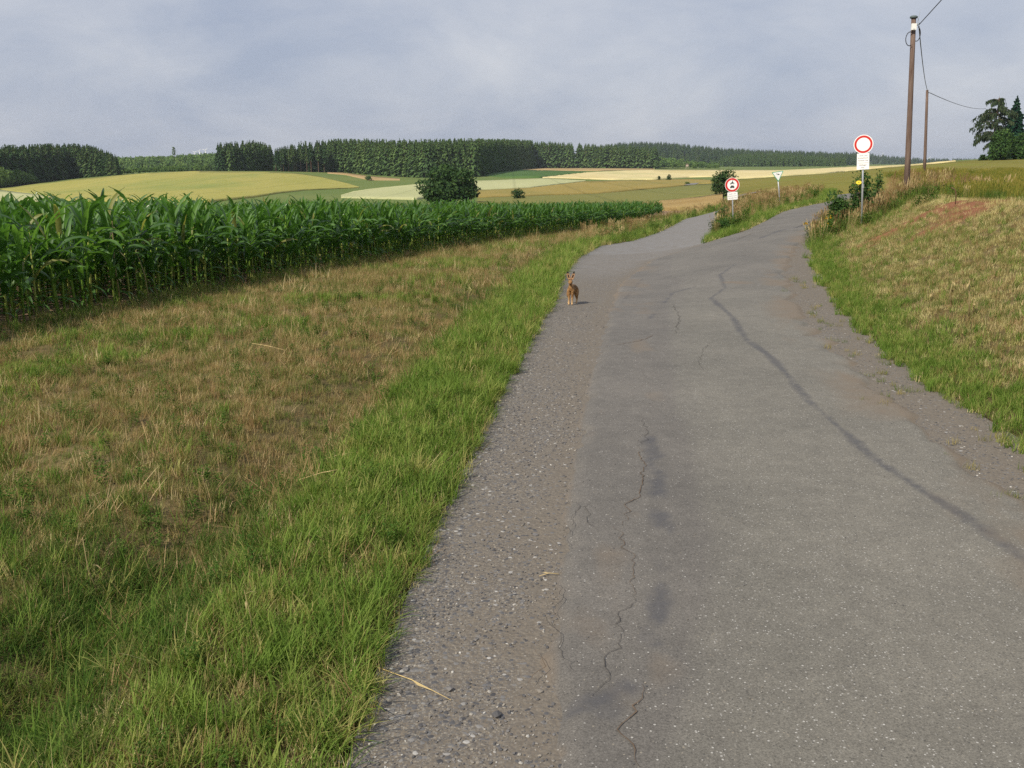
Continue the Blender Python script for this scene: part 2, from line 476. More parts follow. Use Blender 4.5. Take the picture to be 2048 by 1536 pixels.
def mat_asphalt():
    m, n, l, out = new_mat('asphalt')
    p = pos(n)
    big = noise(n, l, p, 0.55, 5, 0.6)
    mid = noise(n, l, p, 6.0, 4, 0.6)
    fine = noise(n, l, p, 110.0, 4, 0.8)
    patch = attr(n, 'patch')          # 1 on the chip-sealed carriageway, 0 on the old smooth strip at its left
    dust = attr(n, 'dust')
    tar = attr(n, 'tar')
    old = ramp(n, l, big, [(0.3, (0.112, 0.106, 0.098)), (0.7, (0.158, 0.147, 0.133))])
    chip = ramp(n, l, big, [(0.3, (0.136, 0.130, 0.114)), (0.7, (0.182, 0.172, 0.149))])
    c = mixc(n, l, patch, old, chip)
    c = mixc(n, l, 0.45, c, ramp(n, l, mid, [(0.25, (0.70, 0.69, 0.68)), (0.75, (1.24, 1.23, 1.2))]), 'MULTIPLY')
    c = mixc(n, l, 0.75, c, ramp(n, l, fine, [(0.3, 0.30), (0.7, 1.75)]), 'MULTIPLY')
    v = N(n, 'ShaderNodeTexVoronoi', Scale=82.0); l.new(p, v.inputs['Vector'])
    sepc = n.new('ShaderNodeSeparateColor'); l.new(v.outputs['Color'], sepc.inputs[0])
    pick = mth(n, l, 'GREATER_THAN', sepc.outputs[0], mth(n, l, 'SUBTRACT', 0.885, mth(n, l, 'MULTIPLY', patch, 0.155)))
    dot = mth(n, l, 'LESS_THAN', v.outputs['Distance'], mth(n, l, 'MULTIPLY', sepc.outputs[1], 0.48))
    spk = mth(n, l, 'MULTIPLY', pick, dot)
    spc = ramp(n, l, sepc.outputs[2], [(0.0, (0.26, 0.23, 0.18)), (0.5, (0.31, 0.30, 0.28)), (1.0, (0.47, 0.46, 0.43))])
    dk = mth(n, l, 'MULTIPLY', mth(n, l, 'LESS_THAN', sepc.outputs[0], 0.14), dot)
    c = mixc(n, l, mth(n, l, 'MULTIPLY', dk, 0.6), c, (0.05, 0.05, 0.05))
    c = mixc(n, l, mth(n, l, 'MULTIPLY', spk, 0.9), c, spc)
    tn = noise(n, l, p, 13.0, 6, 0.75)
    tm = ramp(n, l, mth(n, l, 'ADD', mth(n, l, 'MULTIPLY', tar, mth(n, l, 'ADD', 0.1, mth(n, l, 'MULTIPLY', tn, 1.5))), mth(n, l, 'MULTIPLY', mth(n, l, 'SUBTRACT', fine, 0.5), mth(n, l, 'MULTIPLY', tar, 1.1))), [(0.20, 0.0), (0.75, 0.72)])
    c = mixc(n, l, tm, c, mixc(n, l, fine, (0.040, 0.041, 0.047), (0.10, 0.10, 0.11)))
    dn = noise(n, l, p, 3.2, 6, 0.7)
    dm = ramp(n, l, mth(n, l, 'MULTIPLY', dust, mth(n, l, 'ADD', 0.25, mth(n, l, 'MULTIPLY', dn, 1.4))), [(0.25, 0.0), (0.8, 0.85)])
    c = mixc(n, l, dm, c, mixc(n, l, fine, (0.105, 0.084, 0.066), (0.235, 0.19, 0.14)))
    h = mth(n, l, 'ADD', fine, mth(n, l, 'MULTIPLY', spk, 0.8))
    principled(n, l, out, c, 0.82, bump(n, l, h, 0.55, 0.006), 0.3)
mat_asphalt()

def mat_gravel():
    m, n, l, out = new_mat('gravel')
    p = pos(n)
    big = noise(n, l, p, 0.9, 6, 0.65)
    wob = N(n, 'ShaderNodeTexNoise', Scale=30.0, Detail=2.0); l.new(p, wob.inputs['Vector'])
    pw = n.new('ShaderNodeVectorMath'); pw.operation = 'MULTIPLY_ADD'; l.new(wob.outputs['Color'], pw.inputs[0]); pw.inputs[1].default_value = (.02, .02, .02); l.new(p, pw.inputs[2])
    v = N(n, 'ShaderNodeTexVoronoi', Scale=38.0); l.new(pw.outputs[0], v.inputs['Vector'])
    v2 = N(n, 'ShaderNodeTexVoronoi', Scale=95.0); l.new(pw.outputs[0], v2.inputs['Vector'])
    sc_ = n.new('ShaderNodeSeparateColor'); l.new(v.outputs['Color'], sc_.inputs[0])
    sc2 = n.new('ShaderNodeSeparateColor'); l.new(v2.outputs['Color'], sc2.inputs[0])
    dirt = mixc(n, l, noise(n, l, p, 25, 4, 0.7), (0.105, 0.092, 0.077), (0.215, 0.185, 0.148))
    stone = ramp(n, l, sc_.outputs[0], [(0.0, (0.065, 0.065, 0.07)), (0.5, (0.125, 0.125, 0.13)), (0.85, (0.185, 0.18, 0.175)), (1.0, (0.40, 0.39, 0.37))])
    stone2 = ramp(n, l, sc2.outputs[0], [(0.0, (0.07, 0.07, 0.075)), (0.6, (0.14, 0.135, 0.13)), (1.0, (0.30, 0.28, 0.24))])
    grav = attr(n, 'grav')
    cov = ramp(n, l, mth(n, l, 'ADD', mth(n, l, 'SUBTRACT', grav, 0.5), big), [(0.35, 0.0), (0.68, 1.0)])
    c = mixc(n, l, mth(n, l, 'MULTIPLY', mth(n, l, 'ADD', mth(n, l, 'MULTIPLY', cov, 0.55), 0.30), mth(n, l, 'LESS_THAN', v2.outputs['Distance'], 0.55)), dirt, stone2)
    lim = mth(n, l, 'ADD', 0.20, mth(n, l, 'MULTIPLY', cov, 0.45))
    on = mth(n, l, 'LESS_THAN', sc_.outputs[1], lim)
    c = mixc(n, l, mth(n, l, 'MULTIPLY', on, mth(n, l, 'LESS_THAN', v.outputs['Distance'], mth(n, l, 'ADD', .18, mth(n, l, 'MULTIPLY', sc_.outputs[2], .4)))), c, stone)
    track = attr(n, 'pale')
    tn = noise(n, l, p, 2.6, 6, .75)
    c = mixc(n, l, mth(n, l, 'MULTIPLY', track, ramp(n, l, tn, [(.3, .15), (.7, .9)])), c, mixc(n, l, noise(n, l, p, 11, 4, .8), (0.11, 0.112, 0.12), (0.33, 0.33, 0.335)))
    h = mth(n, l, 'SUBTRACT', 1.0, v.outputs['Distance'])
    principled(n, l, out, c, 0.92, bump(n, l, h, 0.45, 0.010), 0.12)
mat_gravel()

def mat_ground():
    m, n, l, out = new_mat('ground')
    p = pos(n)
    f = noise(n, l, p, 1.1, 5, 0.65)
    g = noise(n, l, p, 22.0, 4, 0.7)
    far = noise(n, l, p, 0.02, 5, 0.6)
    dry = attr(n, 'dry'); soil = attr(n, 'soil'); red = attr(n, 'red'); fr = attr(n, 'far')
    c = mixc(n, l, mth(n, l, 'MULTIPLY', f, 1.0), (0.060, 0.055, 0.022), (0.115, 0.088, 0.042))
    c2 = mixc(n, l, f, (0.125, 0.10, 0.045), (0.20, 0.155, 0.075))
    c = mixc(n, l, dry, c, c2)
    mead = ramp(n, l, far, [(0.3, (0.10, 0.150, 0.038)), (0.7, (0.155, 0.185, 0.055))])
    c = mixc(n, l, fr, c, mead)
    cs = mixc(n, l, g, (0.16, 0.105, 0.07), (0.30, 0.205, 0.14))
    c = mixc(n, l, soil, c, cs)
    cr = mixc(n, l, g, (0.165, 0.070, 0.036), (0.275, 0.13, 0.070))
    c = mixc(n, l, red, c, cr)
    c = mixc(n, l, 0.6, c, ramp(n, l, g, [(0.3, 0.6), (0.7, 1.4)]), 'MULTIPLY')
    principled(n, l, out, c, 0.95, bump(n, l, g, 0.7, 0.03), 0.1)
mat_ground()

def mat_field(name, a, b, patch=0.03, fine=1.6, third=None):
    m, n, l, out = new_mat(name)
    p = pos(n)
    mp = N(n, 'ShaderNodeMapping'); mp.inputs['Scale'].default_value = (1.0, 0.25, 1.0)
    l.new(p, mp.inputs['Vector'])
    f = noise(n, l, mp.outputs[0], patch, 6, 0.65)
    g = noise(n, l, p, fine, 4, 0.7)
    c = ramp(n, l, f, [(0.32, a), (0.68, b)] if third is None else [(0.3, a), (0.5, b), (0.66, third)])
    c = mixc(n, l, 0.5, c, ramp(n, l, g, [(0.3, 0.72), (0.7, 1.28)]), 'MULTIPLY')
    wv = N(n, 'ShaderNodeTexWave', Scale=0.018, Distortion=1.5, Detail=1.0); wv.bands_direction = 'X'; wv.inputs['Detail Scale'].default_value = 0.05
    l.new(p, wv.inputs['Vector'])
    c = mixc(n, l, mth(n, l, 'MULTIPLY', ramp(n, l, wv.outputs['Fac'], [(0.0, 1.0), (0.02, 0.0)]), .35), c, [q * .6 for q in a])
    principled(n, l, out, c, 0.95, bump(n, l, g, 0.6, 0.4), 0.08)
mat_field('barley_yellow', (0.275, 0.275, 0.07), (0.335, 0.31, 0.09), 0.02, 1.2, (0.215, 0.255, 0.07))
mat_field('rye_pale', (0.36, 0.38, 0.19), (0.44, 0.44, 0.24), 0.02)
mat_field('wheat_cream', (0.50, 0.42, 0.19), (0.60, 0.51, 0.27), 0.02, 1.2, (0.44, 0.42, 0.20))
mat_field('barley_gold', (0.225, 0.19, 0.055), (0.29, 0.225, 0.07), 0.025, 1.2, (0.20, 0.19, 0.06))
mat_field('crop_green', (0.155, 0.165, 0.05), (0.20, 0.19, 0.06), 0.02)
mat_field('meadow_dark', (0.055, 0.115, 0.032), (0.085, 0.15, 0.042), 0.03)
mat_field('meadow_tan', (0.33, 0.235, 0.11), (0.42, 0.31, 0.16), 0.03)
mat_field('dry_verge', (0.30, 0.20, 0.075), (0.36, 0.26, 0.11), 0.1, 3.0, (0.17, 0.17, 0.05))
mat_field('olive_field', (0.145, 0.145, 0.030), (0.195, 0.175, 0.043), 0.03, 1.5, (0.17, 0.18, 0.035))
mat_field('forest_floor', (0.030, 0.050, 0.020), (0.060, 0.085, 0.03), 0.01, 0.1)
mat_field('hill_far', (0.045, 0.075, 0.034), (0.075, 0.105, 0.044), 0.01, 0.06)

def mat_stone():
    m, n, l, out = new_mat('stone')
    r = n.new('ShaderNodeObjectInfo').outputs['Random']
    c = ramp(n, l, r, [(0.0, (0.07, 0.07, 0.075)), (0.55, (0.16, 0.155, 0.155)), (0.9, (0.23, 0.205, 0.17)), (1.0, (0.42, 0.41, 0.385))])
    f = noise(n, l, n.new('ShaderNodeTexCoord').outputs['Object'], 3.0, 4)
    c = mixc(n, l, 0.5, c, ramp(n, l, f, [(0.3, 0.7), (0.7, 1.3)]), 'MULTIPLY')
    principled(n, l, out, c, 0.85, None, 0.2)
mat_stone()

# ------------------------------------------------------------------ objects
def mesh_from(name, verts, faces, mat=None, smooth=False):
    me = bpy.data.meshes.new(name)
    me.from_pydata([tuple(v) for v in verts], [], faces)
    if mat: me.materials.append(MATS[mat] if isinstance(mat, str) else mat)
    if smooth:
        me.polygons.foreach_set('use_smooth', [True] * len(me.polygons))
    me.update()
    return me

def link(name, data, parent=None, loc=None, rot=None, scale=None):
    o = bpy.data.objects.new(name, data)
    COL.objects.link(o)
    if parent is not None: o.parent = parent
    if loc is not None: o.location = loc
    if rot is not None: o.rotation_euler = rot
    if scale is not None: o.scale = scale
    return o

def tag(o, label=None, cat=None, group=None, kind=None):
    if label: o['label'] = label
    if cat: o['category'] = cat
    if group: o['group'] = group
    if kind: o['kind'] = kind
    return o

def thing(name, label, cat, loc=(0, 0, 0), rotz=0.0, group=None):
    o = link(name, None, loc=loc, rot=(0, 0, rotz))
    o.empty_display_size = 0.2
    return tag(o, label, cat, group)

def setattr_f(me, name, vals):
    a = me.attributes.new(name, 'FLOAT', 'POINT')
    a.data.foreach_set('value', np.asarray(vals, np.float32).ravel())

def grid_mesh(name, X, Y, Z, mat, smooth=True):
    r, c = X.shape
    verts = np.stack([X, Y, Z], -1).reshape(-1, 3).astype(np.float32)
    i = np.arange(r * c).reshape(r, c)
    q = np.stack([i[:-1, :-1], i[:-1, 1:], i[1:, 1:], i[1:, :-1]], -1).reshape(-1, 4)
    me = bpy.data.meshes.new(name)
    me.vertices.add(len(verts)); me.vertices.foreach_set('co', verts.ravel())
    me.loops.add(q.size); me.loops.foreach_set('vertex_index', q.ravel().astype(np.int32))
    me.polygons.add(len(q))
    me.polygons.foreach_set('loop_start', (np.arange(len(q)) * 4).astype(np.int32))
    me.polygons.foreach_set('loop_total', np.full(len(q), 4, np.int32))
    me.polygons.foreach_set('use_smooth', np.full(len(q), smooth))
    me.materials.append(MATS[mat])
    me.update(calc_edges=True)
    me.validate()
    return me

class MB:
    """collects tubes, boxes and plates into one mesh"""
    def __init__(self): self.v, self.f = [], []
    def add(self, verts, faces):
        b = len(self.v)
        self.v += [tuple(p) for p in verts]
        self.f += [tuple(b + i for i in f) for f in faces]
        return self
    def tube(self, pts, radii, n=8, cap=True):
        pts = [Vector(p) for p in pts]
        if isinstance(radii, (int, float)): radii = [radii] * len(pts)
        vs, fs = [], []
        for k, p in enumerate(pts):
            d = (pts[min(k + 1, len(pts) - 1)] - pts[max(k - 1, 0)]).normalized()
            a = d.orthogonal().normalized() if k == 0 else (a - d * a.dot(d)).normalized()
            b = d.cross(a)
            for j in range(n):
                w = 2 * math.pi * j / n
                vs.append(p + (a * math.cos(w) + b * math.sin(w)) * radii[k])
        for k in range(len(pts) - 1):
            for j in range(n):
                fs.append((k * n + j, k * n + (j + 1) % n, (k + 1) * n + (j + 1) % n, (k + 1) * n + j))
        if cap:
            fs.append(tuple(range(n - 1, -1, -1)))
            fs.append(tuple((len(pts) - 1) * n + j for j in range(n)))
        return self.add(vs, fs)
    def box(self, c, s):
        x, y, z = c; a, b, d = s[0] / 2, s[1] / 2, s[2] / 2
        vs = [(x + i * a, y + j * b, z + k * d) for k in (-1, 1) for j in (-1, 1) for i in (-1, 1)]
        return self.add(vs, [(0, 2, 3, 1), (4, 5, 7, 6), (0, 1, 5, 4), (2, 6, 7, 3), (0, 4, 6, 2), (1, 3, 7, 5)])
    def prism(self, outline, y0, y1):
        """an outline in x,z given depth from y0 to y1 (front at y0)"""
        n = len(outline)
        vs = [(x, y0, z) for x, z in outline] + [(x, y1, z) for x, z in outline]
        fs = [tuple(range(n)), tuple(range(2 * n - 1, n - 1, -1))]
        fs += [(i, n + i, n + (i + 1) % n, (i + 1) % n) for i in range(n)]
        return self.add(vs, fs)
    def ring(self, r0, r1, y0, y1, c=(0, 0), n=40):
        vs, fs = [], []
        for k in range(n):
            w = 2 * math.pi * k / n
            for r, y in ((r0, y0), (r1, y0), (r1, y1), (r0, y1)):
                vs.append((c[0] + r * math.cos(w), y, c[1] + r * math.sin(w)))
        for k in range(n):
            a, b = k * 4, ((k + 1) % n) * 4
            for j in range(4):
                fs.append((a + j, a + (j + 1) % 4, b + (j + 1) % 4, b + j))
        return self.add(vs, fs)
    def build(self, name, mat, parent=None, smooth=False, loc=None):
        o = link(name, mesh_from(name, self.v, self.f, mat, smooth), parent, loc)
        return o

def scatter(name, pts, sc, coll, label, cat=None, rz=None, idx=None, tilt=0.0, kind='stuff'):
    """one object: many small plants or stones standing at the given points"""
    pts = np.asarray(pts, np.float32); n = len(pts)
    me = bpy.data.meshes.new(name)
    me.vertices.add(n); me.vertices.foreach_set('co', pts.ravel())
    rz = rng.uniform(0, 6.283, n) if rz is None else rz
    idx = rng.integers(0, 1000, n) if idx is None else idx
    setattr_f(me, 'rz', rz)
    setattr_f(me, 'tx', rng.normal(0, tilt, n) if tilt else np.zeros(n))
    setattr_f(me, 'ty', rng.normal(0, tilt, n) if tilt else np.zeros(n))
    setattr_f(me, 'sc', sc)
    a = me.attributes.new('ix', 'INT', 'POINT'); a.data.foreach_set('value', idx.astype(np.int32))
    o = link(name, me)
    tag(o, label, None, None, kind)
    ng = bpy.data.node_groups.new(name + '_scatter', 'GeometryNodeTree')
    ng.interface.new_socket('Geometry', in_out='INPUT', socket_type='NodeSocketGeometry')
    ng.interface.new_socket('Geometry', in_out='OUTPUT', socket_type='NodeSocketGeometry')
    n_, l_ = ng.nodes, ng.links
    gi, go = n_.new('NodeGroupInput'), n_.new('NodeGroupOutput')
    ci = n_.new('GeometryNodeCollectionInfo')
    ci.inputs['Collection'].default_value = coll
    ci.inputs['Separate Children'].default_value = True
    ci.inputs['Reset Children'].default_value = True
    iop = n_.new('GeometryNodeInstanceOnPoints')
    iop.inputs['Pick Instance'].default_value = True
    def na(nm, typ):
        x = n_.new('GeometryNodeInputNamedAttribute'); x.data_type = typ; x.inputs['Name'].default_value = nm
        return x.outputs['Attribute']
    cx = n_.new('ShaderNodeCombineXYZ')
    l_.new(na('tx', 'FLOAT'), cx.inputs[0]); l_.new(na('ty', 'FLOAT'), cx.inputs[1]); l_.new(na('rz', 'FLOAT'), cx.inputs[2])
    l_.new(gi.outputs[0], iop.inputs['Points'])
    l_.new(ci.outputs[0], iop.inputs['Instance'])
    l_.new(na('ix', 'INT'), iop.inputs['Instance Index'])
    l_.new(cx.outputs[0], iop.inputs['Rotation'])
    l_.new(na('sc', 'FLOAT'), iop.inputs['Scale'])
    l_.new(iop.outputs[0], go.inputs[0])
    md = o.modifiers.new('scatter', 'NODES'); md.node_group = ng
    return o

def source(name, meshes):
    c = bpy.data.collections.new(name)
    for k, me in enumerate(meshes):
        o = bpy.data.objects.new('%s_source' % name, me)
        c.objects.link(o)
    return c
# ------------------------------------------------------------------ road edges
def mono(pts):
    out, y = [], -1e9
    for p in pts:
        if p[1] > y + 0.02: out.append((float(p[0]), float(p[1]))); y = p[1]
    return out
ROAD_L = mono([(0.13, -20.0), (0.12, 1.0)] + hit_xy([(1082, 1536), (1092, 1300), (1112, 1100), (1142, 900), (1187, 700), (1207, 640), (1240, 565), (1300, 522), (1405, 488), (1482, 465), (1562, 425), (1640, 407)]) + [tuple(P(1668, 404, 60.0)[:2]), (27.5, 84.0)])
ROAD_R = mono([(2.55, -20.0), (2.75, 2.0)] + hit_xy([(2048, 1010), (1900, 900), (1755, 765), (1655, 680), (1600, 620), (1575, 560), (1590, 500), (1628, 455), (1650, 425), (1662, 407)]) + [(23.0, 64.0), (30.5, 84.0)])
TRACK_R = mono(hit_xy([(1405, 488), (1434, 456), (1441, 428), (1451, 419), (1460, 414)]))
Y_TIP = TRACK_R[0][1]

def xat(poly, y):
    p = np.array(poly)
    return np.interp(y, p[:, 1], p[:, 0])

def rows(y0, y1, d0):
    ys, y = [], y0
    while y < y1:
        ys.append(y); y += max(d0, 0.006 * max(y, 0))
    ys.append(y1)
    return np.array(ys)

def strip(name, L, R, y0, y1, d0, nx, zoff, mat, jl=0.0, jr=0.0, drop=0.0):
    ys = rows(y0, y1, d0)
    xl, xr = xat(L, ys), xat(R, ys)
    if jl: xl = xl + jl * ((fbm(ys * 2.3, ys * 0, 21, 4) - 0.5) * 2 + 0.25 * (vnoise(ys * 7, ys * 0, 25) - 0.5))
    if jr: xr = xr + jr * ((fbm(ys * 2.1, ys * 0, 31, 4) - 0.5) * 2 + 0.12 * (vnoise(ys * 7, ys * 0, 35) - 0.5))
    t = np.linspace(0, 1, nx)
    X = xl[:, None] * (1 - t) + xr[:, None] * t
    Y = np.broadcast_to(ys[:, None], X.shape).copy()
    Z = terrain_raw(X, Y) + zoff
    if drop:                                        # worn edges run out to the gravel
        e_ = np.minimum(X - xl[:, None], xr[:, None] - X)
        Z = Z - drop * (1 - sstep(0.0, 0.14, e_)) - drop * 0.15
    return X, Y, Z, mat

# ------------------------------------------------------------------ the ground sheet
s1 = np.arange(-0.80, 0.8001, 0.0045)
so = np.geomspace(0.83, 6.0, 26)
S = np.concatenate([-so[::-1], s1, so])
yr = np.concatenate([np.arange(-20, 0, 0.6), np.arange(0, 36, 0.16), np.geomspace(36.2, 7000, 250)])
GX = S[None, :] * (np.maximum(yr, 0)[:, None] + 16.0)
GX = np.clip(GX, -30 - 1.6 * np.maximum(yr, 0)[:, None], 30 + 1.6 * np.maximum(yr, 0)[:, None])
GY = np.broadcast_to(yr[:, None], GX.shape).copy()
GX = GX + np.arange(GX.shape[1])[None, :] * 1e-4
GZ = terrain(GX, GY)
gl, gs = poly_dist(GX, GY, GRASS_L); gl = gl * gs
gr, grs = poly_dist(GX, GY, GRASS_R); gr = -gr * grs
rd_in = ((GX > xat(GRASS_L, GY) - 0.05) & (GX < xat(GRASS_R, GY) + 0.05) & (GY < Y_TIP + 0.5))
t_in = (GX > xat(GRASS_L, GY) - 0.05) & (GX < xat(TRACK_R, GY) + 0.1) & (GY >= Y_TIP) & (GY < 110)
r_in = (GX > xat(ROAD_L, GY) - 0.1) & (GX < xat(GRASS_R, GY) + 0.1) & (GY >= Y_TIP) & (GY < 84)
under = rd_in | t_in | r_in
GZ = np.where(under, GZ - 0.09, GZ)
me = grid_mesh('ground', GX, GY, GZ, 'ground')
cd, cs_ = poly_dist(GX, GY, CORN); cdl = cd * cs_
corn_in = sstep(-0.35, 0.1, cdl + 0.25 * (fbm(GX * 1.5, GY * 1.5, 77) - .5)) * (GY < 135)
dry = np.clip(sstep(0.9, 1.5, gl) * (0.55 + 0.9 * (fbm(GX * .8, GY * .8, 3) - .5)) + sstep(0.6, 1.6, gr) * .75, 0, 1)
RED = hit_xy([(1752, 480), (1800, 455), (1850, 430), (1885, 412), (1930, 408), (1960, 418)])
RED2 = hit_xy([(1735, 445), (1775, 425), (1830, 403)])
RED3 = hit_xy([(1835, 470), (1880, 448), (1910, 430)])
def red_mask(x, y):
    n_ = fbm(np.asarray(x) * 3, np.asarray(y) * 3, 41)
    d1 = poly_dist(x, y, RED)[0]; d2 = poly_dist(x, y, RED2)[0]; d3 = poly_dist(x, y, RED3)[0]
    return np.clip(np.maximum(np.maximum(1 - d1 / (1.15), (1 - d2 / 0.5) * .9), (1 - d3 / .5) * .8) * 1.6 + (n_ - .55) * 1.7, 0, 1)
red = red_mask(GX, GY) * ((GX > 5) & (GY < 45) & (GY > 8))
setattr_f(me, 'dry', dry)
setattr_f(me, 'soil', corn_in)
setattr_f(me, 'red', red)
setattr_f(me, 'far', sstep(40, 75, GY))
ground = tag(link('ground', me), kind='structure')

# ------------------------------------------------------------------ gravel shoulders, farm track, asphalt road
def gravel_sheet(name, L, R, y0, y1, d0, nx, zoff, pale):
    X, Y, Z, mt = strip(name, L, R, y0, y1, d0, nx, zoff, 'gravel')
    me = grid_mesh(name, X, Y, Z, mt)
    xl, xr = xat(ROAD_L, Y), xat(ROAD_R, Y)
    gL = 0.52 + 0.55 * sstep(0.35, 0.0, np.abs(X - xat(GRASS_L, Y))) - 0.25 * sstep(0.25, 0, np.abs(X - xl))
    gR = 0.42 + 0.45 * (fbm(X * .7, Y * .35, 61) - .45) - 0.35 * sstep(0.7, 0.0, np.abs(X - xat(GRASS_R, Y)))
    g = np.where(X < (xl + xr) / 2, gL, gR)
    pa = np.clip(0.55 * sstep(22.5, 28.5, Y) * sstep(0.3, -0.8, X - xl) + pale, 0, 1)
    setattr_f(me, 'grav', g); setattr_f(me, 'pale', pa)
    return tag(link(name, me), kind='structure')
gravel_sheet('gravel_shoulder', GRASS_L, GRASS_R, -20, Y_TIP + .4, 0.12, 60, -0.012, 0.0)
GL_end = GRASS_L[-1]
gravel_sheet('farm_track', GRASS_L, TRACK_R, Y_TIP + .3, min(GL_end[1], TRACK_R[-1][1]), 0.3, 24, -0.016, 1.0)
sh_l = [(a + 0.5, b) for a, b in ROAD_L]
gravel_sheet('dirt_shoulder', sh_l, GRASS_R, Y_TIP + .3, 84, 0.3, 24, -0.016, 0.0)

X, Y, Z, mt = strip('road', ROAD_L, ROAD_R, -20, 84, 0.06, 74, 0.030, 'asphalt', 0.13, 0.24, drop=0.044)
crown = 0.0
me = grid_mesh('road', X, Y, Z, mt)
def pm(pix, w, soft=1.0):
    d = poly_dist(X, Y, hit_xy(pix))[0]
    return np.clip(1.25 - d / w, 0, 1)
nz = fbm(X * 2.0, Y * 0.8, 51)
wv = 0.35 + 1.3 * fbm(X * 3.1, Y * 1.7, 53)
tar = pm([(1420, 598), (1465, 637), (1490, 680), (1540, 716), (1580, 760), (1612, 802), (1690, 870), (1750, 925), (1850, 990), (1950, 1055), (2048, 1125), (2220, 1240)], 0.072 * wv)
tar = np.maximum(tar, 0.95 * pm([(1300, 880), (1312, 940), (1318, 990), (1330, 1100), (1325, 1200), (1302, 1290)], 0.10 * wv))
tar = np.maximum(tar, 1.0 * pm([(1130, 1432), (1180, 1412), (1265, 1385)], 0.06 * wv))
tar = np.maximum(tar, 0.8 * pm([(1290, 1320), (1210, 1440), (1180, 1490)], 0.07 * wv))
tar = np.maximum(tar, 0.9 * pm([(1300, 640), (1345, 588), (1390, 576)], 0.06 * wv))
tar = np.maximum(tar, 0.9 * pm([(1420, 600), (1450, 578), (1440, 552), (1470, 530)], 0.06 * wv))
tar = np.maximum(tar, 0.8 * pm([(1250, 600), (1285, 560), (1340, 545)], 0.06 * wv))
tar = np.maximum(tar, 0.9 * pm([(1520, 478), (1560, 462), (1600, 455), (1640, 432)], 0.14 * wv))
mott = fbm(X * 5.0, Y * 3.0, 55, 4)
tar = tar * np.where(X < xat(ROAD_L, Y) + 1.35, .25 + .75 * sstep(.34, .58, mott), .78 + .3 * sstep(.28, .5, mott)) * (.75 + .5 * (vnoise(X * 31, Y * 31, 56) - .3))
seam = hit_xy([(1340, 560), (1335, 620), (1346, 800), (1392, 960), (1412, 1080), (1405, 1200), (1370, 1350), (1330, 1450), (1300, 1560)])
sd_, ss_ = poly_dist(X, Y, seam)
ptch = sstep(-0.10, 0.12, sd_ * ss_ + 0.1 * (fbm(X * 3, Y * 1.5, 8) - .5)) * (1 - 0.75 * sstep(14, 24, Y))
wheel = 0.5 * sstep(0.3, 0.0, np.abs(sd_ - 0.12))
ptch = np.clip(ptch - wheel * 0.6, 0, 1)
edge = np.minimum(X - xat(ROAD_L, Y), xat(ROAD_R, Y) - X)
dust = np.clip(0.85 * sstep(0.13, -0.03, edge) + 0.7 * sstep(1.2, 0.0, X - xat(ROAD_L, Y)) * sstep(17, 21, Y) * sstep(32, 27, Y) * sstep(.3, .6, fbm(X * 1.2, Y * .9, 97, 4)) + 0.95 * sstep(1.1, 0.0, xat(ROAD_R, Y) - X) * sstep(.30, .62, fbm(X * 1.3, Y * .6, 90, 4)), 0, 1)
dust = np.maximum(dust, 0.6 * sstep(.60, .78, fbm(X * 1.7, Y * .7, 95)) * sstep(1.3, .5, X - xat(ROAD_L, Y)))
dust = np.maximum(dust, 0.8 * pm([(1460, 567), (1480, 568)], 0.3 * wv))
dust = np.maximum(dust, 0.7 * pm([(1100, 1515), (1120, 1500)], 0.06 * wv))
setattr_f(me, 'patch', ptch); setattr_f(me, 'tar', tar); setattr_f(me, 'dust', dust)
road = tag(link('road', me), kind='structure')

# cracks that have opened in the old asphalt, each filled with dust
mat_plain('crack_dirt', (0.125, 0.092, 0.066), 0.95, 0.6, 9.0, spec=0.05)
mat_plain('crack_dark', (0.08, 0.074, 0.068), 0.95, 0.4, 9.0, spec=0.05)
def crack(pix, w, mat='crack_dirt', seed=0):
    xy = np.array(hit_xy(pix))
    seg = np.hypot(*np.diff(xy, axis=0).T); t = np.concatenate([[0], np.cumsum(seg)])
    n = max(8, int(t[-1] / 0.035))
    q = np.linspace(0, t[-1], n)
    px, py = np.interp(q, t, xy[:, 0]), np.interp(q, t, xy[:, 1])
    dx, dy = np.gradient(px), np.gradient(py); L = np.hypot(dx, dy) + 1e-9
    nx_, ny_ = -dy / L, dx / L
    wob = (fbm(q * 4 + seed, q * 0, 3) - .5) * .10 + (vnoise(q * 19 + seed, q * 0, 4) - .5) * .05
    px, py = px + nx_ * wob, py + ny_ * wob
    ww = 0.27 * w * (0.25 + 1.2 * vnoise(q * 14, q * 0 + seed, 6)) * sstep(0, .25, q) * sstep(0, .25, t[-1] - q) + 0.0008
    vs, fs = [], []
    for k in range(n):
        for sgn in (-1, 1):
            x_, y_ = px[k] + sgn * nx_[k] * ww[k], py[k] + sgn * ny_[k] * ww[k]
            vs.append((x_, y_, 0))
    arr = np.array(vs); arr[:, 2] = terrain_raw(arr[:, 0], arr[:, 1]) + 0.0305
    fs = [(2 * k, 2 * k + 1, 2 * k + 3, 2 * k + 2) for k in range(n - 1)]
    link('crack', mesh_from('crack', arr, fs, mat), road)
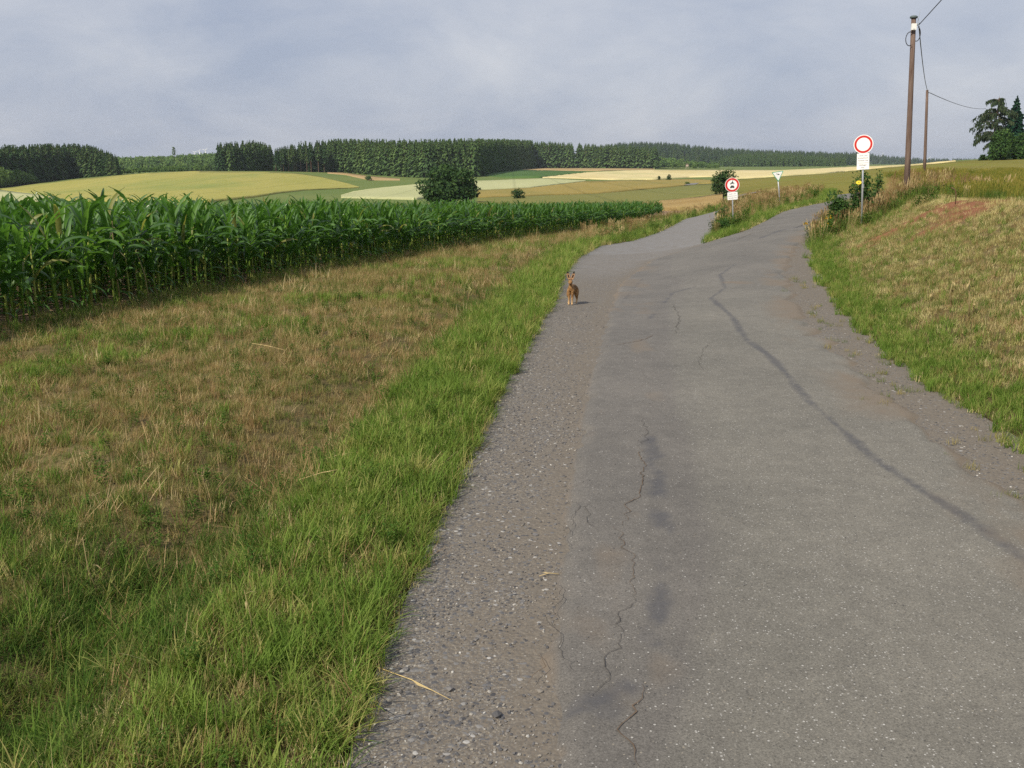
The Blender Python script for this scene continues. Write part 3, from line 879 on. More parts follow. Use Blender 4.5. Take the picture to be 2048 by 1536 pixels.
CR = [([(1198, 696), (1240, 692), (1275, 685), (1312, 672)], .012, 'crack_dirt'),
      ([(1262, 1545), (1268, 1500), (1250, 1462), (1278, 1410), (1270, 1380)], .011, 'crack_dirt'),
      ([(1278, 900), (1285, 940), (1282, 985), (1250, 1035), (1245, 1058)], .008, 'crack_dirt'),
      ([(1262, 1200), (1240, 1262), (1245, 1310), (1215, 1352), (1190, 1400)], .005, 'crack_dark'),
      ([(1182, 1010), (1187, 1050), (1193, 1070)], .005, 'crack_dark'),
      ([(1150, 1005), (1155, 1020), (1145, 1040), (1135, 1060), (1130, 1100)], .005, 'crack_dark'),
      ([(1235, 1060), (1262, 1120), (1272, 1170), (1262, 1200)], .005, 'crack_dirt'),
      ([(1112, 1165), (1118, 1205), (1108, 1250), (1122, 1300), (1138, 1350)], .005, 'crack_dark'),
      ([(1072, 1380), (1082, 1345), (1078, 1310)], .010, 'crack_dirt'),
      ([(1170, 760), (1190, 762), (1215, 755)], .006, 'crack_dark'),
      ([(1290, 842), (1294, 870), (1280, 900)], .005, 'crack_dark'),
      ([(1350, 672), (1360, 640), (1345, 610)], .008, 'crack_dark'),
      ([(1405, 745), (1398, 720), (1418, 690)], .004, 'crack_dark'),
      ([(1475, 480), (1505, 468), (1535, 462)], .03, 'crack_dirt'),
      ([(1590, 458), (1620, 445), (1645, 432)], .03, 'crack_dark')]
for k, (pix, w, mt) in enumerate(CR): crack(pix, w, mt, k * 7)

# the track further off, where it comes out from behind the weeds and again on the far rise
def path_ribbon(name, pix, width, lift):
    xy = np.array([hit(*p)[:2] for p in pix])
    seg = np.hypot(*np.diff(xy, axis=0).T); t = np.concatenate([[0], np.cumsum(seg)])
    q = np.linspace(0, t[-1], 60)
    px, py = np.interp(q, t, xy[:, 0]), np.interp(q, t, xy[:, 1])
    k = np.ones(7) / 7
    px = np.convolve(np.pad(px, 3, mode='edge'), k, 'valid'); py = np.convolve(np.pad(py, 3, mode='edge'), k, 'valid')
    dx, dy = np.gradient(px), np.gradient(py); L = np.hypot(dx, dy) + 1e-9
    off = np.linspace(-width / 2, width / 2, 6)
    X_ = px[:, None] - dy[:, None] / L[:, None] * off; Y_ = py[:, None] + dx[:, None] / L[:, None] * off
    me = grid_mesh(name, X_, Y_, terrain(X_, Y_) + lift, 'gravel')
    setattr_f(me, 'grav', np.full(X_.size, .6)); setattr_f(me, 'pale', np.ones(X_.size))
    return tag(link(name, me), kind='structure')
path_ribbon('far_track', [(1474, 394), (1486, 392.5), (1503, 390.5)], 3.5, .2)
path_ribbon('far_track', [(1378, 372), (1384, 370), (1388, 368)], 3.5, .33)

# ------------------------------------------------------------------ fields: each a standing crop with its own edge
def curve(pts, u):
    p = np.array(pts, float)
    return np.interp(u, p[:, 0], p[:, 1])
def field(name, top, bot, mat, height, nu=90, nv=10, label=None):
    u0, u1 = max(top[0][0], bot[0][0]), min(top[-1][0], bot[-1][0])
    u = np.linspace(u0, u1, nu)
    a, b = curve(bot, u), curve(top, u)
    a = np.maximum(a, b + 0.15)
    t = np.linspace(0, 1, nv)
    V = a[None, :] * (1 - t[:, None]) + b[None, :] * t[:, None]
    U = np.broadcast_to(u[None, :], V.shape)
    h = hits(U, V, terrain, 20.0)
    X_, Y_ = h[:, 0].reshape(V.shape), h[:, 1].reshape(V.shape)
    Z_ = terrain(X_, Y_) + height * (0.8 + 0.4 * vnoise(X_ * .3, Y_ * .3, 4))
    # the crop's front and side edges go down into the ground
    X_ = np.vstack([X_[:1], X_, X_[-1:]]); Y_ = np.vstack([Y_[:1] - .05, Y_, Y_[-1:] + .3]); Z_ = np.vstack([Z_[:1] - height - .4, Z_, Z_[-1:] - height - .4])
    me = grid_mesh(name, X_, Y_, Z_, mat)
    return tag(link(name, me), label, kind='structure')
field('barley_field', [(-300, 384), (0, 377.5), (90, 367), (160, 359), (235, 352.5), (300, 347), (400, 343), (540, 345), (598, 348), (639, 354), (693, 367), (718, 375)],
      [(-300, 386), (0, 379), (78, 390), (130, 403), (420, 405), (510, 395), (557, 387), (611, 381), (718, 376)], 'barley_yellow', .3, 140, 14)
field('rye_field', [(-300, 388), (0, 381), (78, 391), (128, 403)], [(-300, 408), (0, 408), (128, 408)], 'rye_pale', .3, 40, 6)
field('rye_field', [(682, 392), (707, 384), (748, 378), (838, 369), (941, 363), (1091, 357.5), (1171, 362)],
      [(682, 396), (830, 400), (900, 390), (963, 381), (1064, 376), (1171, 363)], 'rye_pale', .3, 100, 8)
field('barley_field', [(955, 382), (1064, 377), (1171, 364), (1300, 361), (1380, 359), (1440, 362)],
      [(955, 397), (1100, 392), (1201, 388), (1310, 378), (1400, 369), (1440, 366)], 'barley_gold', .3, 100, 8)
field('oat_field', [(955, 398), (1100, 393), (1201, 389), (1310, 379), (1400, 370), (1445, 367)],
      [(955, 412), (1150, 412), (1283, 411), (1360, 401), (1428, 392), (1445, 389)], 'crop_green', .25, 90, 8)
field('dry_grass_strip', [(1270, 412), (1360, 402), (1428, 393), (1445, 390)], [(1270, 421), (1330, 422), (1400, 421), (1445, 416)], 'dry_verge', .4, 60, 6)
field('wheat_field', [(1085, 355), (1173, 345.5), (1255, 341.5), (1310, 340), (1433, 340.5), (1568, 340.5), (1639, 337.5), (1700, 334), (1773, 332), (1827, 330), (1911, 323)],
      [(1085, 356), (1119, 356.5), (1223, 360), (1310, 359.5), (1378, 355), (1420, 354), (1473, 358), (1516, 356), (1586, 351), (1656, 346.5), (1700, 342), (1773, 335), (1827, 332), (1911, 324)], 'wheat_cream', .3, 150, 8)
field('stubble_strip', [(1045, 338), (1100, 336), (1200, 336), (1310, 337.5)], [(1045, 341), (1146, 342), (1200, 342), (1310, 339)], 'meadow_tan', .2, 60, 4)
field('meadow', [(966, 346), (1037, 340), (1146, 342.5), (1172, 344)], [(966, 352), (1010, 356), (1080, 356), (1172, 346)], 'meadow_dark', .3, 50, 5)
field('stubble_strip', [(655, 345), (690, 346), (740, 353), (800, 358)], [(655, 347), (690, 350), (740, 361), (800, 361)], 'meadow_tan', .2, 40, 4)
field('olive_field', [(1478, 359), (1516, 357), (1586, 352), (1656, 347.5), (1700, 343), (1773, 336), (1850, 330), (1911, 324), (1960, 320.5), (2048, 316.5), (2500, 313)],
      [(1478, 390), (1560, 392), (1650, 393), (1720, 385), (1800, 378), (1860, 382), (2048, 386), (2500, 388)], 'olive_field', .10, 170, 26)
# ------------------------------------------------------------------ plant models
def blade(vs, fs, base, yaw, length, width, bend, lean=0.0, segs=3, kink=None):
    """a grass blade: a tapering ribbon that leans and bends over"""
    b = len(vs)
    dx, dy = math.cos(yaw), math.sin(yaw)
    px, py = -dy, dx
    ang = lean
    x = z = 0.0
    st = length / segs
    for k in range(segs + 1):
        t = k / segs
        w = width * (1 - t) ** 0.6 * 0.5 if k < segs else 0
        cx, cy, cz = base[0] + dx * x, base[1] + dy * x, base[2] + z
        if k < segs:
            vs.append((cx - px * w, cy - py * w, cz)); vs.append((cx + px * w, cy + py * w, cz))
        else:
            vs.append((cx, cy, cz))
        x += math.sin(ang) * st; z += math.cos(ang) * st
        ang += bend / segs
        if kink and k == kink: ang += 0.9
    for k in range(segs - 1):
        fs.append((b + 2 * k, b + 2 * k + 1, b + 2 * k + 3, b + 2 * k + 2))
    fs.append((b + 2 * (segs - 1), b + 2 * (segs - 1) + 1, b + 2 * segs))

def tuft(name, mat, n, rad, lmin, lmax, width, bend, lean, seed, segs=3, heads=0, head_mat=None):
    R = random.Random(seed)
    vs, fs = [], []
    for k in range(n):
        a = R.uniform(0, 6.283); r = rad * math.sqrt(R.random())
        blade(vs, fs, (r * math.cos(a), r * math.sin(a), -0.01), R.uniform(0, 6.283), R.uniform(lmin, lmax),
              width * R.uniform(.6, 1.3), R.uniform(bend * .2, bend * 1.6), R.uniform(0, lean), segs)
    if heads:
        for k in range(heads):
            a = R.uniform(0, 6.283); r = rad * math.sqrt(R.random())
            x, y = r * math.cos(a), r * math.sin(a)
            L = R.uniform(lmax * .9, lmax * 1.3); la = R.uniform(-.2, .2); lb = R.uniform(-.2, .2)
            t = Vector((x + la * L, y + lb * L, L))
            for yaw in (0, 1.57):
                b = len(vs); w = width * .35
                px, py = math.cos(yaw) * w, math.sin(yaw) * w
                vs += [(x - px, y - py, 0), (x + px, y + py, 0), (t.x + px, t.y + py, t.z), (t.x - px, t.y - py, t.z)]
                fs.append((b, b + 1, b + 2, b + 3))
                b = len(vs); w = width * 1.6
                px, py = math.cos(yaw) * w, math.sin(yaw) * w; hl = L * .2
                vs += [(t.x, t.y, t.z - hl), (t.x + px, t.y + py, t.z - hl * .5), (t.x, t.y, t.z + hl * .2), (t.x - px, t.y - py, t.z - hl * .5)]
                fs.append((b, b + 1, b + 2, b + 3))
    return mesh_from(name, vs, fs, mat)

def leafy(name, n, h, rad, leaf, seed, mat='weed_leaf', flowers=0):
    R = random.Random(seed)
    vs, fs, mi = [], [], []
    for s in range(n):
        a = R.uniform(0, 6.283); r = rad * math.sqrt(R.random())
        x, y = r * math.cos(a), r * math.sin(a)
        L = h * R.uniform(.6, 1.15); la, lb = R.uniform(-.25, .25), R.uniform(-.25, .25)
        for k in range(14):
            t = R.uniform(.1, 1.0)
            c = Vector((x + la * L * t, y + lb * L * t, L * t))
            yaw = R.uniform(0, 6.283); el = R.uniform(-.3, .9)
            d = Vector((math.cos(yaw) * math.cos(el), math.sin(yaw) * math.cos(el), math.sin(el)))
            sd = d.cross(Vector((0, 0, 1))).normalized() * leaf * .3
            lf = leaf * R.uniform(.6, 1.3)
            b = len(vs)
            vs += [c, c + d * lf * .5 + sd, c + d * lf - Vector((0, 0, lf * .25)), c + d * lf * .5 - sd]
            fs.append((b, b + 1, b + 2, b + 3)); mi.append(0)
        if flowers and R.random() < flowers:
            for k in range(5):
                c = Vector((x + la * L + R.uniform(-.05, .05), y + lb * L + R.uniform(-.05, .05), L + R.uniform(-.08, .06)))
                q = .022
                b = len(vs)
                vs += [c + Vector((-q, 0, 0)), c + Vector((0, -q, .01)), c + Vector((q, 0, 0)), c + Vector((0, q, .02))]
                fs.append((b, b + 1, b + 2, b + 3)); mi.append(1)
                b = len(vs)
                vs += [c + Vector((-q, 0, -q)), c + Vector((q, 0, -q)), c + Vector((q, 0, q)), c + Vector((-q, 0, q))]
                fs.append((b, b + 1, b + 2, b + 3)); mi.append(1)
    me = mesh_from(name, vs, fs, mat)
    me.materials.append(MATS['flower_yellow'])
    me.polygons.foreach_set('material_index', mi)
    return me

SRC = {}
SRC['green'] = source('green_tuft', [tuft('green_tuft', 'grass_green', 26, .075, .09, .20, .0078, 1.1, .55, 10 + k) for k in range(5)])
SRC['dark'] = source('dark_tuft', [tuft('dark_tuft', 'grass_dark', 26, .085, .09, .22, .0076, 1.2, .7, 20 + k) for k in range(4)])
SRC['mixed'] = source('mixed_tuft', [tuft('mixed_tuft', 'grass_mixed', 26, .09, .05, .15, .0056, .8, .6, 30 + k) for k in range(5)])
SRC['straw'] = source('straw_tuft', [tuft('straw_tuft', 'grass_straw', 26, .09, .04, .14, .005, .6, .7, 40 + k) for k in range(5)])
SRC['litter'] = source('hay_litter', [tuft('hay_litter', 'grass_straw', 14, .12, .12, .32, .0058, .3, 1.5, 50 + k) for k in range(4)])
SRC['flat'] = source('flat_tuft', [tuft('flat_tuft', 'grass_green', 20, .06, .14, .30, .0076, .9, 1.3, 55 + k) for k in range(4)])
SRC['pale'] = source('pale_tuft', [tuft('pale_tuft', 'grass_pale', 22, .10, .04, .12, .0048, .6, .8, 60 + k) for k in range(4)])
SRC['tall'] = source('tall_grass', [tuft('tall_grass', 'grass_straw', 12, .16, .35, .75, .008, .7, .35, 70 + k, 4, heads=12) for k in range(4)])
SRC['tallgreen'] = source('tall_green_grass', [tuft('tall_green_grass', 'grass_green', 26, .18, .3, .7, .012, .9, .4, 80 + k, 4) for k in range(4)])
SRC['weed'] = source('weed', [leafy('weed', 9, .75, .25, .11, 90 + k) for k in range(4)])
SRC['weedflower'] = source('flowering_weed', [leafy('flowering_weed', 9, .8, .25, .10, 95 + k, flowers=.35) for k in range(3)])
SRC['crop'] = source('crop_tuft', [tuft('crop_tuft', 'crop_olive', 34, .36, .25, .5, .011, .5, .3, 100 + k, 3, heads=10) for k in range(4)])
SRC['cropgreen'] = source('crop_green_tuft', [tuft('crop_green_tuft', 'grass_dark', 34, .32, .3, .55, .012, .7, .35, 105 + k, 3) for k in range(3)])

def pebble(seed):
    R = random.Random(seed)
    bm = bmesh.new(); bmesh.ops.create_icosphere(bm, subdivisions=1, radius=.5)
    for v in bm.verts:
        v.co *= R.uniform(.7, 1.15); v.co.z *= .6; v.co.x *= 1.15
    me = bpy.data.meshes.new('pebble'); bm.to_mesh(me); bm.free()
    me.materials.append(MATS['stone'])
    return me
PEB = [pebble(k) for k in range(6)]
SRC['pebble'] = source('pebble', PEB)

# spruce
def spruce_meshes(seed, h=1.0, R0=.23, levels=26, bare=0.06, mat='spruce_needle', nb=8, ragged=.35):
    R = random.Random(seed)
    vs, fs = [], []
    def branch(z, yaw, L, droop):
        d = Vector((math.cos(yaw), math.sin(yaw), 0)); sd = Vector((-d.y, d.x, 0))
        w = L * R.uniform(.30, .46) + .010
        a = Vector((0, 0, z)); m_ = a + d * L * .55 + Vector((0, 0, -droop * L * .35)); t = a + d * L + Vector((0, 0, -droop * L))
        b = len(vs)
        vs.extend([a + Vector((0, 0, .012)), m_ + sd * w * .5, t, m_ - sd * w * .5, m_ + Vector((0, 0, -.035 - L * .18)), a + d * L * .2 + Vector((0, 0, -.03))])
        fs.extend([(b, b + 1, b + 3), (b + 1, b + 2, b + 3), (b, b + 2, b + 4), (b, b + 4, b + 5)])
    for k in range(levels):
        t = k / (levels - 1)
        z = bare + (h - bare) * t ** .92
        r = R0 * ((1 - t ** 1.5) ** .8) * (.9 if t > .12 else .75)
        n = max(4, int(nb * (1 - .4 * t)))
        for j in range(n):
            branch(z + R.uniform(-.015, .015), R.uniform(0, 6.283), max(.018, r * R.uniform(1 - ragged * 1.4, 1 + ragged)), R.uniform(.15, .75) - .6 * (t > .9))
    crown_ = mesh_from('crown', vs, fs, mat)
    tb = MB().tube([(0, 0, -.03), (0, 0, h * .5), (0, 0, h * .96)], [.014, .009, .002], 6)
    trunk_ = mesh_from('trunk', tb.v, tb.f, 'bark')
    return trunk_, crown_
SPRUCE = [spruce_meshes(200 + k) for k in range(6)]
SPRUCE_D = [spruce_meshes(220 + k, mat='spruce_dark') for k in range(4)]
SPRUCE_BARE = [spruce_meshes(240 + k, bare=.42, R0=.12, levels=18, mat='spruce_dark') for k in range(3)]
def joined(pair):
    a, b = pair
    bm = bmesh.new()
    me = bpy.data.meshes.new('spruce')
    bm.from_mesh(a); n0 = len(bm.faces); bm.from_mesh(b)
    bm.faces.ensure_lookup_table()
    for f_ in bm.faces[n0:]: f_.material_index = 1
    bm.to_mesh(me); bm.free()
    me.materials.append(a.materials[0]); me.materials.append(b.materials[0])
    return me
SRC['spruce'] = source('spruce', [joined(p) for p in SPRUCE])
SRC['spruced'] = source('spruce_dark', [joined(p) for p in SPRUCE_D])
def round_crown(seed, mat, n=260, lx=.34, lz=.42, cz=.55, leaf=.09):
    R = random.Random(seed)
    vs, fs = [], []
    lob = [(R.uniform(-.16, .16), R.uniform(-.16, .16), cz + R.uniform(-.22, .25), R.uniform(.16, .26)) for _ in range(7)]
    for k in range(n):
        lx_, ly_, lz_, lr = R.choice(lob)
        d = Vector((R.gauss(0, 1), R.gauss(0, 1), R.gauss(0, 1))).normalized()
        c = Vector((lx_, ly_, lz_)) + d * lr * R.uniform(.55, 1.08)
        if c.z < .02: c.z = abs(c.z) + .02
        nrm = (d + Vector((R.gauss(0, .5), R.gauss(0, .5), R.gauss(0, .5)))).normalized()
        a = nrm.orthogonal().normalized(); b_ = nrm.cross(a)
        w = R.uniform(0, 6.283); a, b_ = a * math.cos(w) + b_ * math.sin(w), b_ * math.cos(w) - a * math.sin(w)
        q = leaf * R.uniform(.6, 1.3)
        b = len(vs)
        vs += [c - a * q, c - b_ * q * .55, c + a * q, c + b_ * q * .55]
        fs.append((b, b + 1, b + 2, b + 3))
    return mesh_from('crown', vs, fs, mat)
SRC['young'] = source('young_tree', [round_crown(300 + k, 'young_tree', 220) for k in range(5)])

# maize
def maize_leaf(seed, z, yaw, L, W, up, curl, R):
    vs, fs = [], []
    d = Vector((math.cos(yaw), math.sin(yaw), 0)); sd = Vector((-d.y, d.x, 0))
    n = 9
    p = Vector((0, 0, z)); ang = up
    st = L / n
    tw = R.uniform(-.9, .9)
    for k in range(n + 1):
        t = k / n
        w = W * (math.sin(math.pi * min(1, .22 + t * .80)) ** .7) * (.5 if t < .98 else 0.02)
        dirv = d * math.cos(ang) + Vector((0, 0, math.sin(ang)))
        nr = (Vector((0, 0, math.cos(ang))) - d * math.sin(ang))
        rl = tw * t
        s2 = sd * math.cos(rl) + nr * math.sin(rl); n2 = nr * math.cos(rl) - sd * math.sin(rl)
        wav = math.sin(t * 17 + seed) * W * .10
        vs += [p - s2 * w + n2 * (w * .5 + wav), p, p + s2 * w + n2 * (w * .5 - wav)]
        p = p + dirv * st
        ang -= curl / n * (.35 + 1.5 * t)
    for k in range(n):
        b = 3 * k
        fs += [(b, b + 1, b + 4, b + 3), (b + 1, b + 2, b + 5, b + 4)]
    return mesh_from('leaf', vs, fs, 'maize_leaf', True)
def maize(seed, hgt=1.75):
    R = random.Random(seed)
    lx, ly = R.uniform(-.06, .06), R.uniform(-.06, .06)
    tb = MB().tube([(0, 0, -.05), (0, 0, hgt * .45), (0, 0, hgt * .80)], [.020, .017, .007], 6)
    stalk = mesh_from('stalk', tb.v, tb.f, 'maize_stalk', True)
    y0 = R.uniform(0, 6.283)
    leaves = []
    nl = 12
    for k in range(nl):
        t = k / (nl - 1)
        z = hgt * (.12 + .60 * t)
        yaw = y0 + math.pi * (k % 2) + R.gauss(0, .35) + t * .5
        if t < .25:   L, W, up, cu = R.uniform(.26, .46), .045, R.uniform(-.2, .5), R.uniform(1.2, 2.2)
        elif t < .8:  L, W, up, cu = R.uniform(.62, .88), .108, R.uniform(.75, 1.15), R.uniform(1.0, 2.3)
        else:         L, W, up, cu = R.uniform(.50, .74), .092, R.uniform(1.1, 1.45), R.uniform(.2, 1.7)
        leaves.append(maize_leaf(seed * 31 + k, z, yaw, L, W, up, cu, R))
    return stalk, leaves
MAIZE = [maize(400 + k) for k in range(7)]
def join_maize(st, lv):
    bm = bmesh.new(); bm.from_mesh(st); n0 = len(bm.faces)
    for q in lv: bm.from_mesh(q)
    bm.faces.ensure_lookup_table()
    for f_ in bm.faces[n0:]: f_.material_index = 1
    me = bpy.data.meshes.new('maize_plant'); bm.to_mesh(me); bm.free()
    me.materials.append(MATS['maize_stalk']); me.materials.append(MATS['maize_leaf'])
    me.polygons.foreach_set('use_smooth', [True] * len(me.polygons))
    return me
MAIZE_J = [join_maize(*m_) for m_ in MAIZE]
SRC['maize'] = source('maize', MAIZE_J)

def shrub(name, label, base, w, h, mat, n, leaf, seed, lobes=9, stems=4, depth=None, group=None, cat='bush', low=0.0, dens=.55):
    """a shrub of leaf clumps on a few stems"""
    R = random.Random(seed)
    t = thing(name, label, cat, base, 0, group)
    vs, fs = [], []
    depth = depth or w
    lob = []
    for k in range(lobes):
        a = 6.283 * k / lobes + R.uniform(-.3, .3); rr = R.uniform(.15, .62)
        zc = R.uniform(.25, .78) if k % 3 else R.uniform(.18, .4)
        fall = 1 - .45 * max(0, zc - .45)
        lob.append(Vector((math.cos(a) * rr * w / 2 * fall, math.sin(a) * rr * depth / 2 * fall, zc * h)))
    lob.append(Vector((R.uniform(-.1, .1) * w, 0, .72 * h)))
    rad = [R.uniform(.17, .30) for _ in lob]
    for k in range(n):
        i = R.randrange(len(lob))
        d = Vector((R.gauss(0, 1), R.gauss(0, 1), R.gauss(0, 1))).normalized()
        f_ = R.uniform(dens, 1.0) ** .7 * R.uniform(.85, 1.12)
        c = lob[i] + Vector((d.x * w * rad[i], d.y * depth * rad[i], d.z * h * rad[i] * 1.05)) * f_
        if c.z < low * h: c.z = low * h + abs(R.gauss(0, .06)) * h
        nrm = (d * .7 + Vector((R.gauss(0, .6), R.gauss(0, .6), R.gauss(.25, .6)))).normalized()
        a = nrm.orthogonal().normalized(); b_ = nrm.cross(a)
        ww = R.uniform(0, 6.283); a, b_ = a * math.cos(ww) + b_ * math.sin(ww), b_ * math.cos(ww) - a * math.sin(ww)
        q = leaf * R.uniform(.5, 1.35)
        b = len(vs)
        vs += [c - a * q, c - b_ * q * .5 + nrm * q * .12, c + a * q, c + b_ * q * .5 + nrm * q * .12]
        fs.append((b, b + 1, b + 2, b + 3))
    link('foliage', mesh_from('foliage', vs, fs, mat), t)
    for k in range(stems):
        p_ = lob[R.randrange(len(lob))]
        MB().tube([(p_.x * .12, p_.y * .12, -.1), (p_.x * .5, p_.y * .5, p_.z * .55), p_], [.018 * h, .012 * h, .004 * h], 6).build('stem', 'bark', t, True)
    return t
# ------------------------------------------------------------------ wooded hills far off
def hill(name, top, depth, width, mat, trees, th, n):
    """a wooded ridge: its crest line (minus the trees) at the given distance, a rounded cross-section"""
    u = np.linspace(top[0][0], top[-1][0], 80)
    v = curve(top, u)
    crest = np.array([P(a, b, depth) for a, b in zip(u, v)])
    crest[:, 2] -= th * .8
    t = np.linspace(-1, 1, 15)
    X_ = crest[None, :, 0] * (1 + t[:, None] * width / depth)
    Y_ = np.broadcast_to(depth + t[:, None] * width, X_.shape)
    prof = np.cos(t * math.pi / 2) ** .8
    base = terrain(X_, Y_) - 3
    Z_ = base + (crest[None, :, 2] - base) * prof[:, None]
    me = grid_mesh(name, X_, Y_.copy(), Z_, mat)
    tag(link(name, me), kind='structure')
    if n:
        k = rng.integers(0, 79, n); f = rng.random(n); tt = rng.uniform(-1, .15, n) ** 1
        tt = np.where(rng.random(n) < .3, rng.uniform(-.15, .1, n), tt)
        cx_ = crest[k, 0] * (1 - f) + crest[k + 1, 0] * f; cz_ = crest[k, 2] * (1 - f) + crest[k + 1, 2] * f
        x_ = cx_ * (1 + tt * width / depth); y_ = depth + tt * width
        b_ = terrain(x_, y_) - 3
        z_ = b_ + (cz_ - b_) * np.cos(tt * math.pi / 2) ** .8 - .5
        scatter(name + '_wood', np.stack([x_, y_, z_], 1), th * rng.uniform(.65, 1.2, n), SRC[trees], 'far dark spruce wood covering the ' + name.replace('_', ' '))
hill('far_hill', [(1600, 316), (1650, 309), (1690, 306), (1725, 305), (1755, 311), (1800, 316), (1850, 319.5), (1950, 320), (2060, 321), (2300, 324)], 2900, 500, 'hill_far', 'spruced', 16, 1500)
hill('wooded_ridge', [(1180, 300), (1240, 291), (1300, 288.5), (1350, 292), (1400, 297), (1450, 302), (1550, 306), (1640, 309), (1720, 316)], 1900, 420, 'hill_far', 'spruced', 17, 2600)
hill('left_ridge', [(200, 322), (250, 319), (300, 319), (350, 316.5), (400, 313), (440, 310), (520, 306)], 1150, 330, 'forest_floor', 'young', 11, 1500)
hill('low_ridge', [(1420, 334), (1460, 318), (1500, 313), (1560, 313), (1620, 318), (1660, 326), (1690, 334)], 1350, 150, 'hill_far', 'spruce', 15, 1300)

# ------------------------------------------------------------------ the spruce woods
def tree_copy(pair, loc, h, label, group, wide=1.0):
    t = thing('spruce_tree', label, 'tree', loc, random.uniform(0, 6.28), group)
    t.scale = (h * wide, h * wide, h)
    link('trunk', pair[0], t); link('crown', pair[1], t)
    return t
N_SPRUCE = [0]
def wood_edge(base, top, spacing, pairs, label, group, jit=.13, wide=1.1, depth_rows=5, row_gap=5.0, fill='spruce', fill_label=None, gap=None):
    u0, u1 = base[0][0], base[-1][0]
    us = np.linspace(u0, u1, 400)
    pts = hits(us, curve(base, us), terrain, 40.0)
    # even spacing along the edge
    seg = np.hypot(np.diff(pts[:, 0]), np.diff(pts[:, 1])); seg = np.minimum(seg, 12)
    t = np.concatenate([[0], np.cumsum(seg)])
    q = np.arange(0, t[-1], spacing); q = q + rng.uniform(-.35, .35, len(q)) * spacing
    uu = np.interp(q, t, us)
    hb = hits(uu, curve(base, uu), terrain, 40.0)
    for u, p in zip(uu, hb):
        if gap and gap(u): continue
        zt = P(u, curve(top, u), p[1]).z
        hh = max(2.0, (zt - p[2])) * random.uniform(1 - jit * 1.6, 1 + jit * .4)
        tree_copy(random.choice(pairs), (p[0], p[1], p[2] - .3), hh, label, group, wide)
        N_SPRUCE[0] += 1
    # the mass behind the edge
    m = int(len(q) * depth_rows * 1.6)
    ub = rng.uniform(u0, u1, m)
    hb = hits(ub, curve(base, ub), terrain, 40.0)
    dd = rng.uniform(row_gap * .5, row_gap * depth_rows, m)
    sc_ = (hb[:, 1] + dd) / hb[:, 1]
    x_, y_ = hb[:, 0] * sc_, hb[:, 1] + dd
    z_ = terrain(x_, y_)
    zt = np.array([P(a, curve(top, a), b).z for a, b in zip(ub, y_)])
    hh = np.maximum(3, zt - z_) * rng.uniform(.90, 1.03, m)
    scatter('spruce_wood', np.stack([x_, y_, z_ - .3], 1), hh, SRC[fill], fill_label or 'dense mass of spruces behind the wood edge')

MAIN_TOP = [(540, 299), (575, 292), (600, 284), (640, 281), (660, 279), (700, 278), (760, 279), (820, 280), (900, 278), (960, 279), (1020, 280), (1090, 283), (1180, 288), (1250, 291), (1312, 294)]
G_MAIN = 'spruces along the edge of the main wood'
L_MAIN = 'tall green spruce in the front row of the long wood edge'
wood_edge([(648, 344), (700, 346), (760, 351), (850, 356), (950, 354)], MAIN_TOP, 2.3, SPRUCE, L_MAIN, G_MAIN, wide=1.0, fill_label='dense mass of spruces behind the middle of the long wood edge')
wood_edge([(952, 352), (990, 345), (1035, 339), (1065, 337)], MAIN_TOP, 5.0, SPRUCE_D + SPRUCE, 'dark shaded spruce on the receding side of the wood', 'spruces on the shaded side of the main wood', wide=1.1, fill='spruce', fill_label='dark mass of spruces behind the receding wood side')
wood_edge([(1066, 336.5), (1150, 336.5), (1250, 337), (1312, 337.5)], MAIN_TOP, 4.2, SPRUCE, 'distant green spruce in the straight wood edge above the cream field', 'distant spruces in the straight wood edge', wide=1.25, fill_label='dense mass of spruces behind the distant wood edge')
CL_TOP = [(438, 286), (470, 284), (500, 281), (520, 283), (545, 290)]
wood_edge([(438, 342), (490, 342), (545, 342)], CL_TOP, 2.6, SPRUCE_D + SPRUCE[:3], 'dark tall spruce in the clump right of the wind turbines', 'spruces in the dark clump on the hill crest', jit=.1, wide=1.0, depth_rows=3, fill='spruced', fill_label='dark spruces at the back of the crest clump')
wood_edge([(550, 343), (600, 343.5), (650, 345)], MAIN_TOP, 3.0, SPRUCE_BARE, 'slender spruce with bare lower trunk between clump and main wood', 'bare stemmed spruces between clump and main wood', jit=.1, wide=1.0, depth_rows=4, fill='spruced', fill_label='dark spruces behind the bare stemmed trees')
LEFT_TOP = [(-140, 292), (0, 290), (40, 292), (90, 289), (150, 288), (190, 291), (208, 298), (225, 304), (240, 312), (252, 326)]
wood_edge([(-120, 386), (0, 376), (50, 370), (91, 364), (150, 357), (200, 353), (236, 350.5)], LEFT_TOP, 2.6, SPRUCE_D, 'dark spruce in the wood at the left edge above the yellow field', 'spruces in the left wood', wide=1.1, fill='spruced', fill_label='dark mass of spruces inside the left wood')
# young light green growth: at the foot of the left wood, on the crest and beside the distant wood
def young(name, base, top, spacing, rows_, label, coll='young'):
    m = int((base[-1][0] - base[0][0]) * spacing)
    u = rng.uniform(base[0][0], base[-1][0], m)
    hb = hits(u, curve(base, u), terrain, 40.0)
    dd = rng.uniform(0, rows_, m)
    sc_ = (hb[:, 1] + dd) / hb[:, 1]
    x_, y_ = hb[:, 0] * sc_, hb[:, 1] + dd
    z_ = terrain(x_, y_)
    zt = np.array([P(a, curve(top, a), b).z for a, b in zip(u, y_)])
    hh = np.maximum(1.5, zt - z_) * rng.uniform(.75, 1.1, m) * (.72 + .28 * dd / rows_)
    scatter(name, np.stack([x_, y_, z_ - .2], 1), hh, SRC[coll], label)
young('young_growth', [(-100, 384), (0, 378), (80, 367)], [(-100, 325), (0, 332), (60, 340), (80, 360)], 1.2, 8, 'bushy green deciduous growth at the foot of the left wood')
